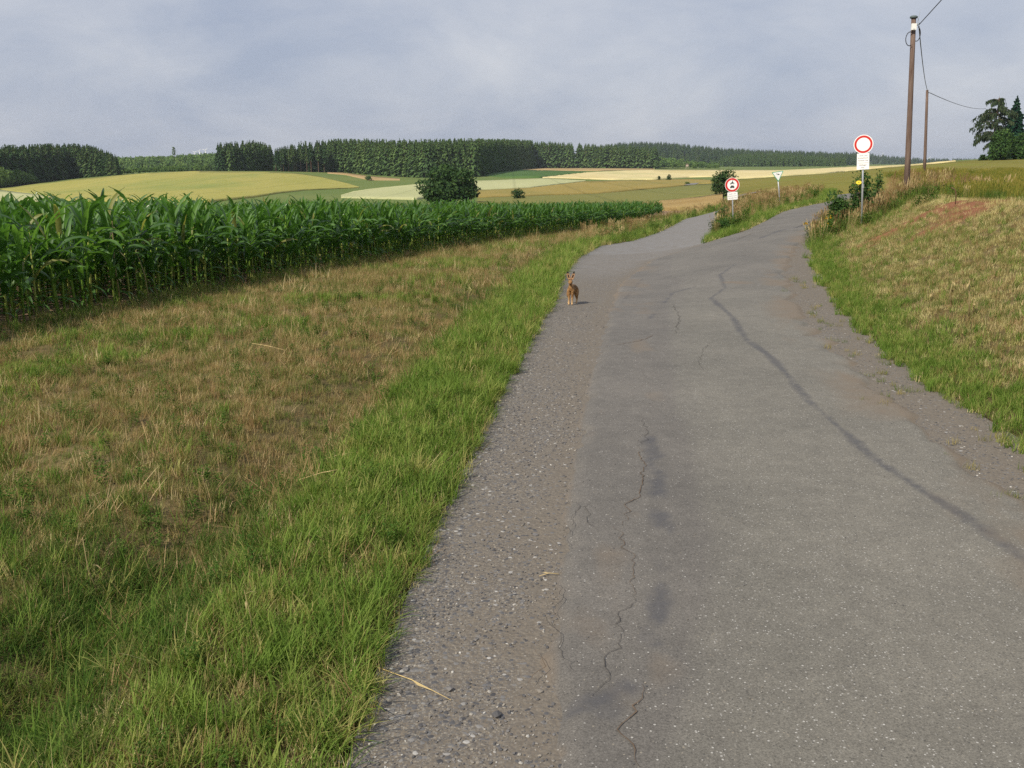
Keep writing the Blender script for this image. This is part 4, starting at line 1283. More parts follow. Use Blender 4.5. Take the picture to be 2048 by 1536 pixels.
young('young_plantation', [(236, 350.5), (300, 346), (380, 342.5), (440, 341.5)], [(236, 333), (300, 331), (380, 328), (440, 324)], .9, 40, 'pale green young plantation behind the yellow hill crest')
young('young_plantation', [(1312, 338), (1380, 338), (1438, 338.5)], [(1312, 309), (1370, 318), (1438, 324)], 1.3, 120, 'pale green young plantation right of the distant wood edge')
# ------------------------------------------------------------------ single bushes and trees
def at(u, v): return hit(u, v)
def bush(u0, u1, vt, vb, label, mat, n, seed, name='bush', depth_k=.9, lobes=9, leafk=.05, **kw):
    p = at((u0 + u1) / 2, vb)
    w = (u1 - u0) * p.y / F * CT; h = (vb - vt) * p.y / F
    return shrub(name, label, (p.x, p.y, p.z - .1), w * 1.02, h * 1.02, mat, n, leafk * max(w, h), seed, lobes, depth=w * depth_k, **kw)
bush(832, 962, 332, 408, 'large dark willow bush rising behind the maize', 'bush_dark', 5200, 1, 'willow_bush', leafk=.032, lobes=14, stems=6)
bush(1021, 1051, 376, 399, 'round dark bush alone in the golden field', 'bush_dark', 1300, 2, leafk=.05)
bush(1418, 1478, 340, 393, 'dark hawthorn bush behind the motor vehicle ban sign', 'bush_dark', 2800, 3, leafk=.04, lobes=12)
bush(1313, 1323, 351, 361, 'small dark bush, left one of two at the cream field edge', 'bush_dark', 350, 4, leafk=.09)
bush(1331, 1344, 349, 361, 'small dark bush, right one of two at the cream field edge', 'bush_dark', 400, 5, leafk=.09)
bush(729, 745, 351, 361, 'small green bush below the wood on the tan strip', 'bush_green', 400, 6, leafk=.09)
bush(1368, 1382, 363, 370, 'low green bush at the far bend of the track', 'bush_green', 300, 7, leafk=.09)
# the lone tall tree on the left ridge: thin, bare below
def lone():
    p = P(349, 322, 1050)
    t = thing('lone_pine', 'tall thin lone pine standing above the young plantation on the skyline', 'tree', p)
    hgt = P(349, 294, 1050).z - p.z
    MB().tube([(0, 0, 0), (.1, 0, hgt * .5), (0, 0, hgt)], [.3, .22, .05], 6).build('trunk', 'bark', t)
    R = random.Random(5); vs, fs = [], []
    for k in range(150):
        z = hgt * R.uniform(.42, 1.0); r = 2.6 * (1 - abs(z / hgt - .65) * 1.6) * R.uniform(.3, 1)
        a = R.uniform(0, 6.283); c = Vector((math.cos(a) * r, math.sin(a) * r, z)); b = len(vs)
        d = Vector((R.gauss(0, 1), R.gauss(0, 1), R.gauss(0, .6))).normalized() * R.uniform(.5, .95); e_ = d.orthogonal().normalized() * .4
        vs += [c - d, c - e_, c + d, c + e_]; fs.append((b, b + 1, b + 2, b + 3))
    link('crown', mesh_from('crown', vs, fs, 'spruce_dark'), t)
lone()

# farm trees on the right horizon
def farm_trees():
    Y0 = 215.0
    def gp(u, dY=0):
        p = P(u, 318, Y0 + dY); return Vector((p.x, p.y, ground_at(p.x, p.y) - .2))
    pxm = F / Y0
    # weeping conifer
    b = gp(1985); hgt = (P(1985, 193, Y0).z - b.z)
    t = thing('weeping_conifer', 'tall open conifer with drooping branches left of the dense spruce', 'tree', b)
    MB().tube([(0, 0, 0), (-.2, 0, hgt * .5), (.1, 0, hgt)], [.28, .2, .04], 8).build('trunk', 'bark', t, True)
    R = random.Random(12); vs, fs = [], []
    limbs = MB()
    for k in range(54):
        z0 = hgt * R.uniform(.25, .97); a = R.uniform(0, 6.283)
        L = (5.9 if z0 < hgt * .8 else 3.0) * R.uniform(.55, 1.0) * (1.0 if math.cos(a) < 0 else .7)
        pts = []
        for j in range(7):
            s_ = j / 6
            pts.append(Vector((math.cos(a) * L * s_, math.sin(a) * L * s_, z0 + L * (.42 * s_ - .62 * s_ * s_))))
        limbs.tube(pts, [.07, .06, .05, .04, .03, .02, .01], 5)
        for j in range(72):
            s_ = R.uniform(.18, 1.0); i = min(5, int(s_ * 6)); f_ = s_ * 6 - i
            c = pts[i] * (1 - f_) + pts[i + 1] * f_
            c = c + Vector((R.gauss(0, .16), R.gauss(0, .16), R.uniform(-.1, .1)))
            hang = R.uniform(.3, .85); wd = R.uniform(.08, .17); yaw = R.uniform(0, 3.14)
            e_ = Vector((math.cos(yaw) * wd, math.sin(yaw) * wd, 0)); dr = Vector((R.gauss(0, .12), R.gauss(0, .12), -hang))
            q = len(vs); vs += [c - e_, c + e_ + Vector((0, 0, .05)), c + dr + e_ * .4, c + dr - e_ * .5]; fs.append((q, q + 1, q + 2, q + 3))
    limbs.build('branches', 'bark', t)
    link('crown', mesh_from('crown', vs, fs, 'conifer_grey'), t)
    # dense dark spruces
    for u, vt, dY, lab in ((2022, 193, 6, 'dense dark blue-green spruce behind the round farm tree'), (2062, 222, 9, 'dark spruce cut by the right edge of the picture')):
        b = gp(u, dY); hh = P(u, vt, Y0 + dY).z - b.z
        pair = spruce_meshes(500 + int(u), levels=34, R0=.27, nb=13, mat='conifer_blue', ragged=.25)
        s_ = thing('spruce_tree', lab, 'tree', b, 0.4)
        s_.scale = (hh, hh, hh)
        link('trunk', pair[0], s_); link('crown', pair[1], s_)
    def fb(u0, u1, vt, dY, lab, mat, n, seed):
        b = gp((u0 + u1) / 2, dY); w = (u1 - u0) / pxm; hh = P(u0, vt, Y0 + dY).z - b.z
        shrub('broadleaf_tree', lab, b, w, hh, mat, n, .30, seed, 12, 5, depth=w * .9, cat='tree')
    fb(1966, 2032, 257, -6, 'round dense green broadleaf tree below the drooping conifer', 'bush_green', 3600, 31)
    fb(2006, 2072, 264, -4, 'second round green broadleaf tree at the right picture edge', 'bush_green', 3400, 32)
    fb(2040, 2090, 270, 2, 'low leafy tree at the far right picture edge', 'bush_dark', 2200, 33)
    shrub('bush', 'small dark bush at the foot of the drooping conifer', gp(1966, -2), 2.2, 1.6, 'bush_dark', 500, .2, 34, 6, 2)
farm_trees()

# ------------------------------------------------------------------ maize
def corn_rows():
    E = np.array(CORN)
    seg = np.hypot(*np.diff(E, axis=0).T); t = np.concatenate([[0], np.cumsum(seg)])
    allp = []
    for r in range(13):
        off = 0.10 + 0.72 * r
        q = []
        s_ = rng.uniform(0, .15)
        while s_ < t[-1]:
            q.append(s_); y_ = np.interp(s_, t, E[:, 1])
            s_ += ((0.225 if r < 2 else .19) if y_ < 45 else 0.26) * rng.uniform(.7, 1.35) * (1 if r < 4 else 1.3)
        q = np.array(q)
        x_, y_ = np.interp(q, t, E[:, 0]), np.interp(q, t, E[:, 1])
        dx = np.interp(np.minimum(q + 2, t[-1]), t, E[:, 0]) - np.interp(np.maximum(q - 2, 0), t, E[:, 0])
        dy = np.interp(np.minimum(q + 2, t[-1]), t, E[:, 1]) - np.interp(np.maximum(q - 2, 0), t, E[:, 1])
        L = np.hypot(dx, dy)
        x_ = x_ - dy / L * off + rng.normal(0, .06, len(q)); y_ = y_ + dx / L * off + rng.normal(0, .06, len(q))
        allp.append(np.stack([x_, y_, np.full(len(q), r)], 1))
    A = np.concatenate(allp)
    z = terrain(A[:, 0], A[:, 1])
    u, v = project(A[:, 0], A[:, 1], z)
    grow = 1.0 - .16 * sstep(40, 120, A[:, 1])
    sc_ = grow * rng.uniform(.84, 1.14, len(A)) * (.88 + .22 * fbm(A[:, 0] * .4, A[:, 1] * .4, 71))
    ok = u > -330
    A, z, u, sc_ = A[ok], z[ok], u[ok], sc_[ok]
    vis = (u > -15) & (A[:, 2] < 2)
    order = np.argsort(np.where(vis, A[:, 1] + 2.0 * A[:, 2], 1e9))
    pick = order[:300]
    for rank, i in enumerate(pick):
        k = random.randrange(len(MAIZE))
        loc = (A[i, 0], A[i, 1], z[i]); rz = random.uniform(0, 6.283)
        lab = 'tall green maize plant in the near front rows left of the dry verge'
        grp = 'maize plants in the near front rows'
        if rank < 110:
            t_ = thing('maize_plant', lab, 'maize plant', loc, rz, grp)
            link('stalk', MAIZE[k][0], t_)
            for lf in MAIZE[k][1]: link('leaf', lf, t_)
        else:
            t_ = tag(link('maize_plant', MAIZE_J[k], None, loc, (0, 0, rz)), lab, 'maize plant', grp)
        t_.scale = (sc_[i],) * 3
        t_.rotation_euler = (random.gauss(0, .04), random.gauss(0, .04), rz)
    rest = np.ones(len(A), bool); rest[pick] = False
    scatter('maize_field', np.stack([A[rest, 0], A[rest, 1], z[rest]], 1), sc_[rest], SRC['maize'], 'dense green maize crop running back from the front rows', tilt=.05)
corn_rows()
# ------------------------------------------------------------------ grasses, weeds and stones
def sample(n, x0, x1, y0, y1):
    return rng.uniform(x0, x1, n), rng.uniform(y0, y1, n)
def in_view(x, y, z, mu=90, mv=140):
    u, v = project(x, y, z)
    return (u > -mu) & (u < 2048 + mu) & (v < 1536 + mv) & (y > .3)
def lay(name, key, x, y, sc_, label, tilt=.12, dz=0.0):
    z = terrain(x, y) + dz
    k = in_view(x, y, z)
    if k.sum() == 0: return
    return scatter(name, np.stack([x[k], y[k], z[k]], 1), sc_[k], SRC[key], label, tilt=tilt)

def dl(x, y):
    d, s_ = poly_dist(x, y, GRASS_L); return d * s_
def dr(x, y):
    d, s_ = poly_dist(x, y, GRASS_R); return -d * s_
def dc(x, y):
    d, s_ = poly_dist(x, y, CORN); return -d * s_         # positive on the verge side

# left verge
def verge_bands(bands, fn):
    for (y0, y1, dens, k) in bands: fn(y0, y1, dens, k)
jobs = {k: [] for k in ('green', 'dark', 'mixed', 'straw', 'litter', 'flat', 'pale')}
def verge(y0, y1, dens, ks):
    x1 = xat(GRASS_L, np.array([y1]))[0] + .3
    x0 = -0.56 * y1 - 1.5
    n = int((x1 - x0) * (y1 - y0) * dens)
    x, y = sample(n, x0, x1, y0, y1)
    d = dl(x, y); c = dc(x, y)
    edge_n = .10 * (fbm(x * 3, y * 3, 14) - .5)
    ok = (d > -.02 + edge_n * 1.6) & (c > -.15)
    x, y, d, c = x[ok], y[ok], d[ok], c[ok]
    r = rng.random(len(x))
    patch = fbm(x * .55, y * .55, 101, 3); p2 = fbm(x * 1.7, y * 1.7, 111, 3)
    nearer = sstep(9, 3.5, y)
    g = sstep(1.3, .85, d + (patch - .5) * .5) * .95
    g = np.maximum(g, sstep(.53, .68, patch) * .55)
    g = np.maximum(g, nearer * .85)
    g = np.maximum(g, sstep(.9, .1, c) * .55)
    g = np.clip(g * (.6 + .8 * p2), 0, 1)
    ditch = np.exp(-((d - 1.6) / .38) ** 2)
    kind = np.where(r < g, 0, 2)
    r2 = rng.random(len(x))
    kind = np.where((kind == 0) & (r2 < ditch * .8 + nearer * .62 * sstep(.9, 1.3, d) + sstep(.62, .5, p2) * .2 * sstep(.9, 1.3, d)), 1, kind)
    kind = np.where((kind == 0) & (r2 > .80), 6, kind)
    kind = np.where((kind == 0) & (r2 > .66), 3, kind)
    kind = np.where((kind == 2) & (r2 < .60 - .16 * sstep(6, 10, y)), 3, kind)
    kind = np.where((kind == 2) & (r2 > .93 - .12 * nearer), 4, kind)
    kind = np.where((kind == 1) & (rng.random(len(x)) < .25 * nearer), 5, kind)
    kind = np.where((d < .22) & (r2 < .5), 5, kind)
    sc_ = ks * rng.uniform(.7, 1.25, len(x)) * (.75 + .5 * p2)
    sc_ = sc_ * (1 - .20 * sstep(1.1, 1.6, d)) * (1 + .25 * sstep(.5, .1, c)) * (1 - .25 * sstep(.15, -.02, d))
    thin = rng.random(len(x)) > (sstep(.50, .66, fbm(x * 2.4, y * 2.4, 131)) * .7 + .15 + .3 * ditch) * sstep(1.0, 1.5, d) * sstep(4.0, 7.0, y)
    low = ~thin
    sc_ = np.where(low, sc_ * .72, sc_)
    kind = np.where(low & (r < .25), 4, np.where(low, 3, kind))
    thin = thin | (rng.random(len(x)) < .85)
    for i, kk in enumerate(('green', 'dark', 'straw', 'mixed', 'litter', 'flat', 'pale')):
        m = (kind == i) & thin
        jobs[kk].append((x[m], y[m], sc_[m]))
for b in ((2.0, 6.5, 330, .95), (6.5, 12, 230, 1.05), (12, 20, 120, 1.3), (20, 34, 55, 1.7), (34, 60, 22, 2.4), (60, 100, 7, 3.6)): verge(*b)
NAMES = {'green': 'verge_grass', 'dark': 'dark_verge_grass', 'straw': 'dry_verge_grass', 'mixed': 'half_dry_verge_grass', 'litter': 'hay_litter', 'flat': 'trailing_edge_grass', 'pale': 'pale_verge_grass'}
LABS = {'green': 'fresh green grass along the left edge of the gravel', 'dark': 'dark green grass in the shallow ditch and hollows', 'straw': 'dry brown cut grass between the ditch and the maize',
        'mixed': 'half dry yellow green grass on the left verge', 'litter': 'loose hay lying on the left verge', 'flat': 'long grass trailing over the gravel edge', 'pale': 'pale seeding grass in the green verge'}
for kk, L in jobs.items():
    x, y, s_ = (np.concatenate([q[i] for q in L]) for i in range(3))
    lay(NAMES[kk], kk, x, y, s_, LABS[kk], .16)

# low broad-leaved weeds among the grass
x, y = sample(2600, -11, 1, 2, 22)
k = (dl(x, y) > .15) & (dc(x, y) > .1) & (rng.random(2600) < .45 * (.4 + 1.2 * fbm(x * .8, y * .8, 171)))
lay('verge_herbs', 'weed', x[k], y[k], rng.uniform(.13, .26, k.sum()), 'small broad leaved herbs among the verge grass')

# right bank
jobs = {k: [] for k in ('green', 'straw', 'mixed', 'pale')}
def bank(y0, y1, dens, ks):
    x0 = min(xat(GRASS_R, np.array([y0]))[0], xat(GRASS_R, np.array([y1]))[0]) - .4; x1 = min(.60 * y1 + 2, x0 + 16)
    if x1 <= x0: return
    n = int((x1 - x0) * (y1 - y0) * dens)
    x, y = sample(n, x0, x1, y0, y1)
    d = dr(x, y)
    u, v = project(x, y, terrain(x, y))
    ok = (d > -.12 + .5 * (fbm(x * 2.2, y * 2.2, 15) - .5)) & (d < 4.1)
    x, y, d = x[ok], y[ok], d[ok]
    r = rng.random(len(x)); r2 = rng.random(len(x))
    patch = fbm(x * .6, y * .6, 201); p2 = fbm(x * 1.9, y * 1.9, 211)
    g = sstep(.95, .15, d + (patch - .5) * .8 - .30 * sstep(11, 7, y)) * .85
    g = np.maximum(g, sstep(.55, .7, patch) * .16)
    g = np.clip(g, 0.06, 1) * (1 - .9 * sstep(2.2, 3.0, d))
    kind = np.where(r < g, 0, np.where(r2 < .30 - .2 * sstep(2.4, 3.2, d), 2, np.where(r2 < .76, 3, 1)))
    keep = rng.random(len(x)) > red_mask(x, y) * .85
    keep &= ~((d < .25) & (rng.random(len(x)) < .35))
    sc_ = ks * rng.uniform(.7, 1.25, len(x)) * (.75 + .5 * p2)
    for i, kk in enumerate(('green', 'straw', 'mixed', 'pale')):
        m = (kind == i) & keep
        jobs[kk].append((x[m], y[m], sc_[m]))
for b in ((4.5, 12, 250, .82), (12, 20, 180, .88), (20, 30, 110, 1.0), (30, 46, 44, 1.35)): bank(*b)
NB = {'green': ('bank_grass', 'fresh green grass at the foot of the right bank'), 'straw': ('dry_bank_grass', 'dry brown grass on the right bank'),
      'mixed': ('half_dry_bank_grass', 'half dry grass on the right bank'), 'pale': ('pale_bank_grass', 'pale straw coloured grass on the right bank')}
for kk, L in jobs.items():
    x, y, s_ = (np.concatenate([q[i] for q in L]) for i in range(3))
    lay(NB[kk][0], kk, x, y, s_, NB[kk][1], .16)

# creeping tufts on the right dirt shoulder
x, y = sample(4000, 2.5, 8, 6, 22)
d = dr(x, y); k = (d < 0) & (d > -1.3) & (rng.random(4000) < .55 * np.exp(d * 2.2)) & (fbm(x * 1.4, y * 1.4, 222) > .5)
lay('shoulder_tufts', 'mixed', x[k], y[k], rng.uniform(.4, .8, k.sum()), 'small tufts creeping over the right dirt shoulder')

# wedge of grass and weeds between track and road
isl = list(TRACK_R) + [(TRACK_R[-1][0] + 3, 110)] + [p for p in reversed(ROAD_L) if p[1] > Y_TIP + .3]
def island():
    x, y = sample(60000, 3, 30, Y_TIP - .5, 100)
    k = in_poly(x, y, isl); x, y = x[k], y[k]
    dL_, dR_ = poly_dist(x, y, TRACK_R)[0], poly_dist(x, y, [p for p in ROAD_L if p[1] > Y_TIP])[0]
    r = rng.random(len(x)); e_ = np.minimum(dL_, dR_)
    w = fbm(x * .5, y * .5, 301)
    short = (dR_ < 1.0) | (y < Y_TIP + 4)
    m = short & (r < .55); lay('wedge_grass', 'green', x[m], y[m], rng.uniform(1.3, 2.2, m.sum()), 'short green grass on the wedge between track and road')
    m = short & (r > .62); lay('pale_wedge_grass', 'pale', x[m], y[m], rng.uniform(1.2, 2.0, m.sum()), 'pale cut grass along the wedge by the road')
    q = ~short
    keep = rng.random(len(x)) < np.clip(14.0 / np.maximum(y - 20, 6), .1, 1)
    grow = .7 + .5 * sstep(.8, 2.5, dR_)
    m = q & keep & (r < .16) & (y > Y_TIP + 5); lay('tall_dry_grass', 'tall', x[m], y[m], rng.uniform(.45, .85, m.sum()) * grow[m], 'tall dry seeding grass between track and road')
    m = q & keep & (r > .42) & (r < .74); lay('tall_green_grass', 'tallgreen', x[m], y[m], rng.uniform(.5, .8, m.sum()) * grow[m], 'tall green grass between track and road')
    m = keep & (r > .80) & (dL_ < 1.4) & (y > Y_TIP + 6); lay('wedge_weeds', 'weed', x[m], y[m], rng.uniform(.5, .95, m.sum()), 'dark leafy weeds along the track side of the wedge')
    m = q & keep & (r > .80) & (dL_ >= 1.6) & (r < .87); lay('wedge_weeds', 'weed', x[m], y[m], rng.uniform(.5, .9, m.sum()), 'leafy weeds among the tall grass of the wedge')
island()

# grass and weeds on the left side of the track and its far verge
x, y = sample(9000, 4, 34, 40, 140); d = dl(x, y); c = dc(x, y)
k = (d > .0) & (d < 2.2) & (rng.random(9000) < .3); lay('track_side_weeds', 'weed', x[k], y[k], rng.uniform(.5, .9, k.sum()), 'low leafy weeds along the left side of the track')
k = (d > .6) & (d < 9) & (c > 1.0) & (rng.random(9000) < .35); lay('track_side_dry_grass', 'tall', x[k], y[k], rng.uniform(.5, .9, k.sum()), 'dry grass beside the far track')

# weeds along the top of the bank, by the white sign and the pole
def crest_weeds():
    cl = hit_xy([(1655, 470), (1662, 450), (1690, 430), (1730, 418), (1790, 402), (1835, 396)])
    cl = [tuple(P(u, v, Y)[:2]) for u, v, Y in ((1652, 470, 31), (1664, 450, 32), (1690, 435, 32), (1730, 425, 31.5), (1785, 402, 34), (1832, 394, 38), (1870, 392, 36))]
    x, y = sample(26000, 8, 24, 27, 48)
    d, s_ = poly_dist(x, y, cl); s_ = d * s_
    k = (s_ > -.15) & (s_ < 3.2) & (dr(x, y) > -.25) & (x < 17.5) & (rng.random(len(x)) < np.where(s_ < 1.6, .5, .22))
    x, y = x[k], y[k]; r = rng.random(len(x))
    gx = sstep(17.5, 15, x)
    m = r < .27; lay('bank_top_weeds', 'weed', x[m], y[m], rng.uniform(.4, .7, m.sum()), 'leafy green weeds round the white ban sign', .12)
    m = (r > .36) & (r < .41) & (y < 33) & (x < 11.5); lay('yellow_flowering_weeds', 'weedflower', x[m], y[m], rng.uniform(.45, .75, m.sum()), 'yellow flowering weeds at the near end of the bank', .12)
    m = (r > .55) & (r < .85); lay('bank_top_green_grass', 'tallgreen', x[m], y[m], rng.uniform(.5, .9, m.sum()), 'long green grass round the white ban sign', .12)
    m = (r > .85); lay('bank_top_dry_grass', 'tall', x[m], y[m], rng.uniform(.5, .9, m.sum()), 'dry grass stems round the white ban sign', .12)
    # the tall straw right of the pole
    x, y = sample(1500, 14, 32, 42, 62)
    u, v = project(x, y, terrain(x, y))
    k = (u > 1775) & (u < 1905) & (rng.random(1500) < .22); lay('straw_by_pole', 'tall', x[k], y[k], rng.uniform(.6, 1.15, k.sum()), 'tall straw coloured grass right of the near pole')
crest_weeds()

# standing crop on the right field near the bank
def crop():
    x, y = sample(90000, 8, 62, 24, 100)
    d = dr(x, y); u, v = project(x, y, terrain(x, y))
    k = (d > 3.9 + .4 * fbm(x * .3, y * .3, 5)) & (u > 1655) & (rng.random(len(x)) < np.clip(38.0 / y, 0, 1) ** 1.6)
    x, y, d = x[k], y[k], d[k]
    near = (d < 14.0 + 1.5 * fbm(x * .25, y * .25, 6)) & (rng.random(len(x)) < .8)
    lay('field_edge_green', 'cropgreen', x[near], y[near], rng.uniform(.5, .8, near.sum()), 'green grassy edge of the olive field above the bank')
    m = ~near; lay('field_crop', 'crop', x[m], y[m], rng.uniform(.6, .95, m.sum()), 'ripening olive crop at the near edge of the right field')
crop()

# loose stones on the gravel
def stones():
    P_, S_ = [], []
    for (y0, y1, dens, smin, smax) in ((2.4, 6, 620, .006, .021), (6, 11, 260, .008, .024), (11, 18, 90, .010, .022)):
        for L, R_, f in ((GRASS_L, ROAD_L, 1.0), (ROAD_R, GRASS_R, .45)):
            n = int((y1 - y0) * 2.6 * dens * f)
            y = rng.uniform(y0, y1, n); a, b = xat(L, y) - .05, xat(R_, y) + .05
            x = a + (b - a) * rng.random(n)
            clump = fbm(x * 1.6, y * 1.6, 401)
            k = rng.random(n) < np.clip(.35 + 1.4 * (clump - .4) + (.35 * sstep(.35, .05, x - a) if f == 1 else 0), .08, 1)
            x, y = x[k], y[k]
            s_ = np.exp(rng.uniform(math.log(smin), math.log(smax), len(x)))
            P_.append(np.stack([x, y, terrain_raw(x, y) - .012 + s_ * .12], 1)); S_.append(s_)
    p_, s_ = np.concatenate(P_), np.concatenate(S_)
    k = in_view(p_[:, 0], p_[:, 1], p_[:, 2])
    scatter('loose_gravel', p_[k], s_[k], SRC['pebble'], 'loose grey gravel stones on both shoulders', tilt=.3)
    n = 1500
    y = rng.uniform(2.6, 12, n); a, b = xat(ROAD_L, y), xat(ROAD_R, y); x = a + (b - a) * rng.random(n) ** 1.4
    k = rng.random(n) < .5
    s_ = rng.uniform(.004, .010, k.sum())
    scatter('road_grit', np.stack([x[k], y[k], terrain_raw(x[k], y[k]) + .0275], 1), s_, SRC['pebble'], 'tiny grit scattered over the asphalt', tilt=.3)
stones()
# ------------------------------------------------------------------ stones and straws big enough to pick out
def stone_at(u, v, size, label, k):
    p = hit(u, v); z = float(terrain_raw(np.array([p.x]), np.array([p.y]))[0]) - .012
    o = link('stone', PEB[k % 6], None, (p.x, p.y, z + size * .2), (0.2, 0.1, k * 1.3), (size, size, size))
    return tag(o, label, 'stone', 'stones lying on the left gravel')
stone_at(993, 1428, .052, 'dark grey stone, lowest and biggest on the left gravel', 1)
stone_at(900, 1376, .044, 'brownish grey stone just right of the long straw', 2)
stone_at(797, 1381, .036, 'pale stone on the gravel left of the long straw', 3)
stone_at(812, 1337, .034, 'white flat stone by the grass above the long straw', 4)
stone_at(1071, 1068, .036, 'pale stone at the asphalt edge halfway up the gravel', 5)
stone_at(1079, 1380, .030, 'small stone against the broken asphalt edge', 0)

def straw(u0, v0, u1, v1, label, r=.0032, lift=.012, mat='straw', name='straw_stalk'):
    a, b = hit(u0, v0), hit(u1, v1)
    a.z = ground_at(a.x, a.y) + lift; b.z = ground_at(b.x, b.y) + lift
    m_ = (a + b) / 2 + Vector((0, .012, .008))
    t = thing(name, label, 'straw', a)
    MB().tube([(0, 0, 0), m_ - a, b - a], [r, r * .85, r * .5], 6).build('stem', mat, t, True)
    e_ = (b - a); n_ = e_.cross(Vector((0, 0, 1))).normalized()
    MB().add([m_ - a, m_ - a + e_ * .12 + n_ * .02, m_ - a + e_ * .3 + n_ * .012], [(0, 1, 2)]).build('sheath', mat, t)
straw(748, 1332, 902, 1400, 'long pale straw lying across the left gravel', .0032, .0)
straw(1118, 1148, 1078, 1152, 'short yellowish straw by the asphalt edge', .0026, .0)
straw(630, 945, 730, 925, 'long dry straw lying in the grass, upper one of two', .0036, .10)
straw(600, 985, 690, 962, 'long dry straw lying in the grass, lower one of two', .0034, .10)
straw(505, 700, 568, 714, 'pale straw lying on the dry verge below the maize', .004, .09)

def stalk(u, v0, u1, v1, Y=None, label='', r=.008, seed=0, leaves=5):
    """a dead standing stem"""
    p = hit(u, v0); top = P(u1, v1, p.y - .1)
    t = thing('dry_stalk', label, 'dry plant', p)
    d = top - p
    R = random.Random(seed)
    mid = d * .5 + Vector((R.uniform(-.05, .05), 0, 0))
    MB().tube([(0, 0, -.03), mid, d], [r, r * .8, r * .4], 6).build('stem', 'dry_stem', t, True)
    for k in range(leaves):
        q = d * R.uniform(.3, .98); a = R.uniform(0, 6.283); L = d.length * R.uniform(.12, .25)
        e_ = Vector((math.cos(a), math.sin(a), R.uniform(-.9, .1))) * L; s_ = Vector((0, .2, 1)).cross(e_).normalized() * r * 1.6
        MB().add([q, q + e_ * .5 + s_ + Vector((0, 0, L * .15)), q + e_, q + e_ * .5 - s_ + Vector((0, 0, L * .15))], [(0, 1, 2, 3)]).build('leaf', 'dry_stem', t)
stalk(243, 612, 224, 442, label='tall dead dry stalk standing against the near maize', r=.013, seed=1, leaves=7)
stalk(299, 606, 272, 500, label='thinner dead stalk right of the tall dry one', r=.009, seed=2)
stalk(1008, 484, 980, 438, label='leaning dead stalk at the middle of the maize edge', r=.016, seed=3, leaves=8)
stalk(205, 1200, 165, 1075, label='brown dead weed stem in the near left verge', r=.004, seed=4, leaves=3)
stalk(505, 1285, 488, 1180, label='single upright straw stem in the near green grass', r=.003, seed=5, leaves=2)
for (u, v0, v1, lb) in ((1938, 640, 560, 'tallest pale stem on the right bank'), (1905, 610, 562, 'middle pale stem on the right bank, left of the tallest'), (1861, 605, 578, 'short pale stem on the right bank'), (1948, 630, 598, 'short pale stem just right of the tallest')):
    stalk(u, v0, u + 1, v1, label=lb, r=.010, seed=int(u), leaves=3)

# thin rusty stake on the bank
p = hit(1911, 408)
t = thing('stake', 'thin rusty stake bent at the top on the bank crest', 'stake', p)
h_ = (408 - 376) * p.y / F
MB().tube([(0, 0, -.1), (-.01, 0, h_ * .6), (-.04, 0, h_ * .85), (-.14, 0, h_)], .012, 6).build('rod', 'rust_post', t, True)

# ------------------------------------------------------------------ traffic signs
def text_mesh(body, size, mat, parent, x, z, y):
    cu = bpy.data.curves.new('lettering', 'FONT')
    cu.body = body; cu.size = size; cu.align_x = 'CENTER'; cu.align_y = 'CENTER'; cu.extrude = .0006; cu.resolution_u = 2
    tmp = bpy.data.objects.new('tmp', cu)
    me = bpy.data.meshes.new_from_object(tmp)
    bpy.data.objects.remove(tmp); bpy.data.curves.remove(cu)
    me.materials.clear(); me.materials.append(MATS[mat])
    o = link('lettering', me, parent, (x, y, z), (math.pi / 2, 0, 0))
    return o

def facing(p, extra=0.0):
    return math.atan2(-p.x, p.y) + extra            # turns the sign's front (-Y) towards the camera

def disc(parent, r, zc, yf, ring=(.68, .95)):
    d = MB()
    n = 40
    d.prism([(r * math.cos(6.28318 * k / n), zc + r * math.sin(6.28318 * k / n)) for k in range(n)], yf, yf + .003)
    plate = d.build('sign_disc', 'sign_white', parent)
    MB().ring(r * ring[0], r * ring[1], yf - .002, yf + .0005, (0, zc)).build('red_ring', 'sign_red', plate)
    return plate

def post(parent, h, r=.030):
    pp = MB().tube([(0, .05, -.3), (0, .05, h * .5), (0, .05, h)], r, 12).build('post', 'galvanised', parent, True)
    return pp

# the motor vehicle ban with its plate, on the wedge
p = P(1467, 449, 44.0); p.z = ground_at(p.x, p.y)
p.z = min(p.z, P(1467, 449, 44.0).z + .1)
h_ = P(1465, 355, 44.0).z - p.z
s1_ = thing('ban_sign', 'round red-ringed sign with motorcycle and car, white plate below, on the grass wedge', 'traffic sign', p, facing(p, .06))
s1_.rotation_euler.y = -.075
r1 = .315
post(s1_, h_ - r1 * .3)
pl1 = disc(s1_, r1, h_ - r1, -.004)
zc = h_ - r1
car = [(-.10, -.12), (-.10, -.06), (-.075, -.055), (-.055, -.012), (.055, -.012), (.075, -.055), (.10, -.06), (.10, -.12), (.075, -.12), (.075, -.135), (.045, -.135), (.045, -.12), (-.045, -.12), (-.045, -.135), (-.075, -.135), (-.075, -.12)]
MB().prism([(x * .95, zc + z - .012) for x, z in reversed(car)], -.0062, -.0035).build('car_symbol', 'sign_black', pl1)
mc = MB()
for cx_ in (-.062, .062): mc.ring(.020, .036, -.0062, -.0035, (cx_, zc + .058), 16)
mc.prism([(x, zc + z) for x, z in reversed([(-.07, .075), (-.03, .11), (.0, .105), (.03, .12), (.055, .10), (.062, .06), (.03, .055), (-.02, .05), (-.062, .055)])], -.0062, -.0035)
mc.prism([(x, zc + z) for x, z in reversed([(-.02, .105), (.0, .15), (.028, .16), (.035, .125), (.055, .105), (.02, .105)])], -.0062, -.0035)
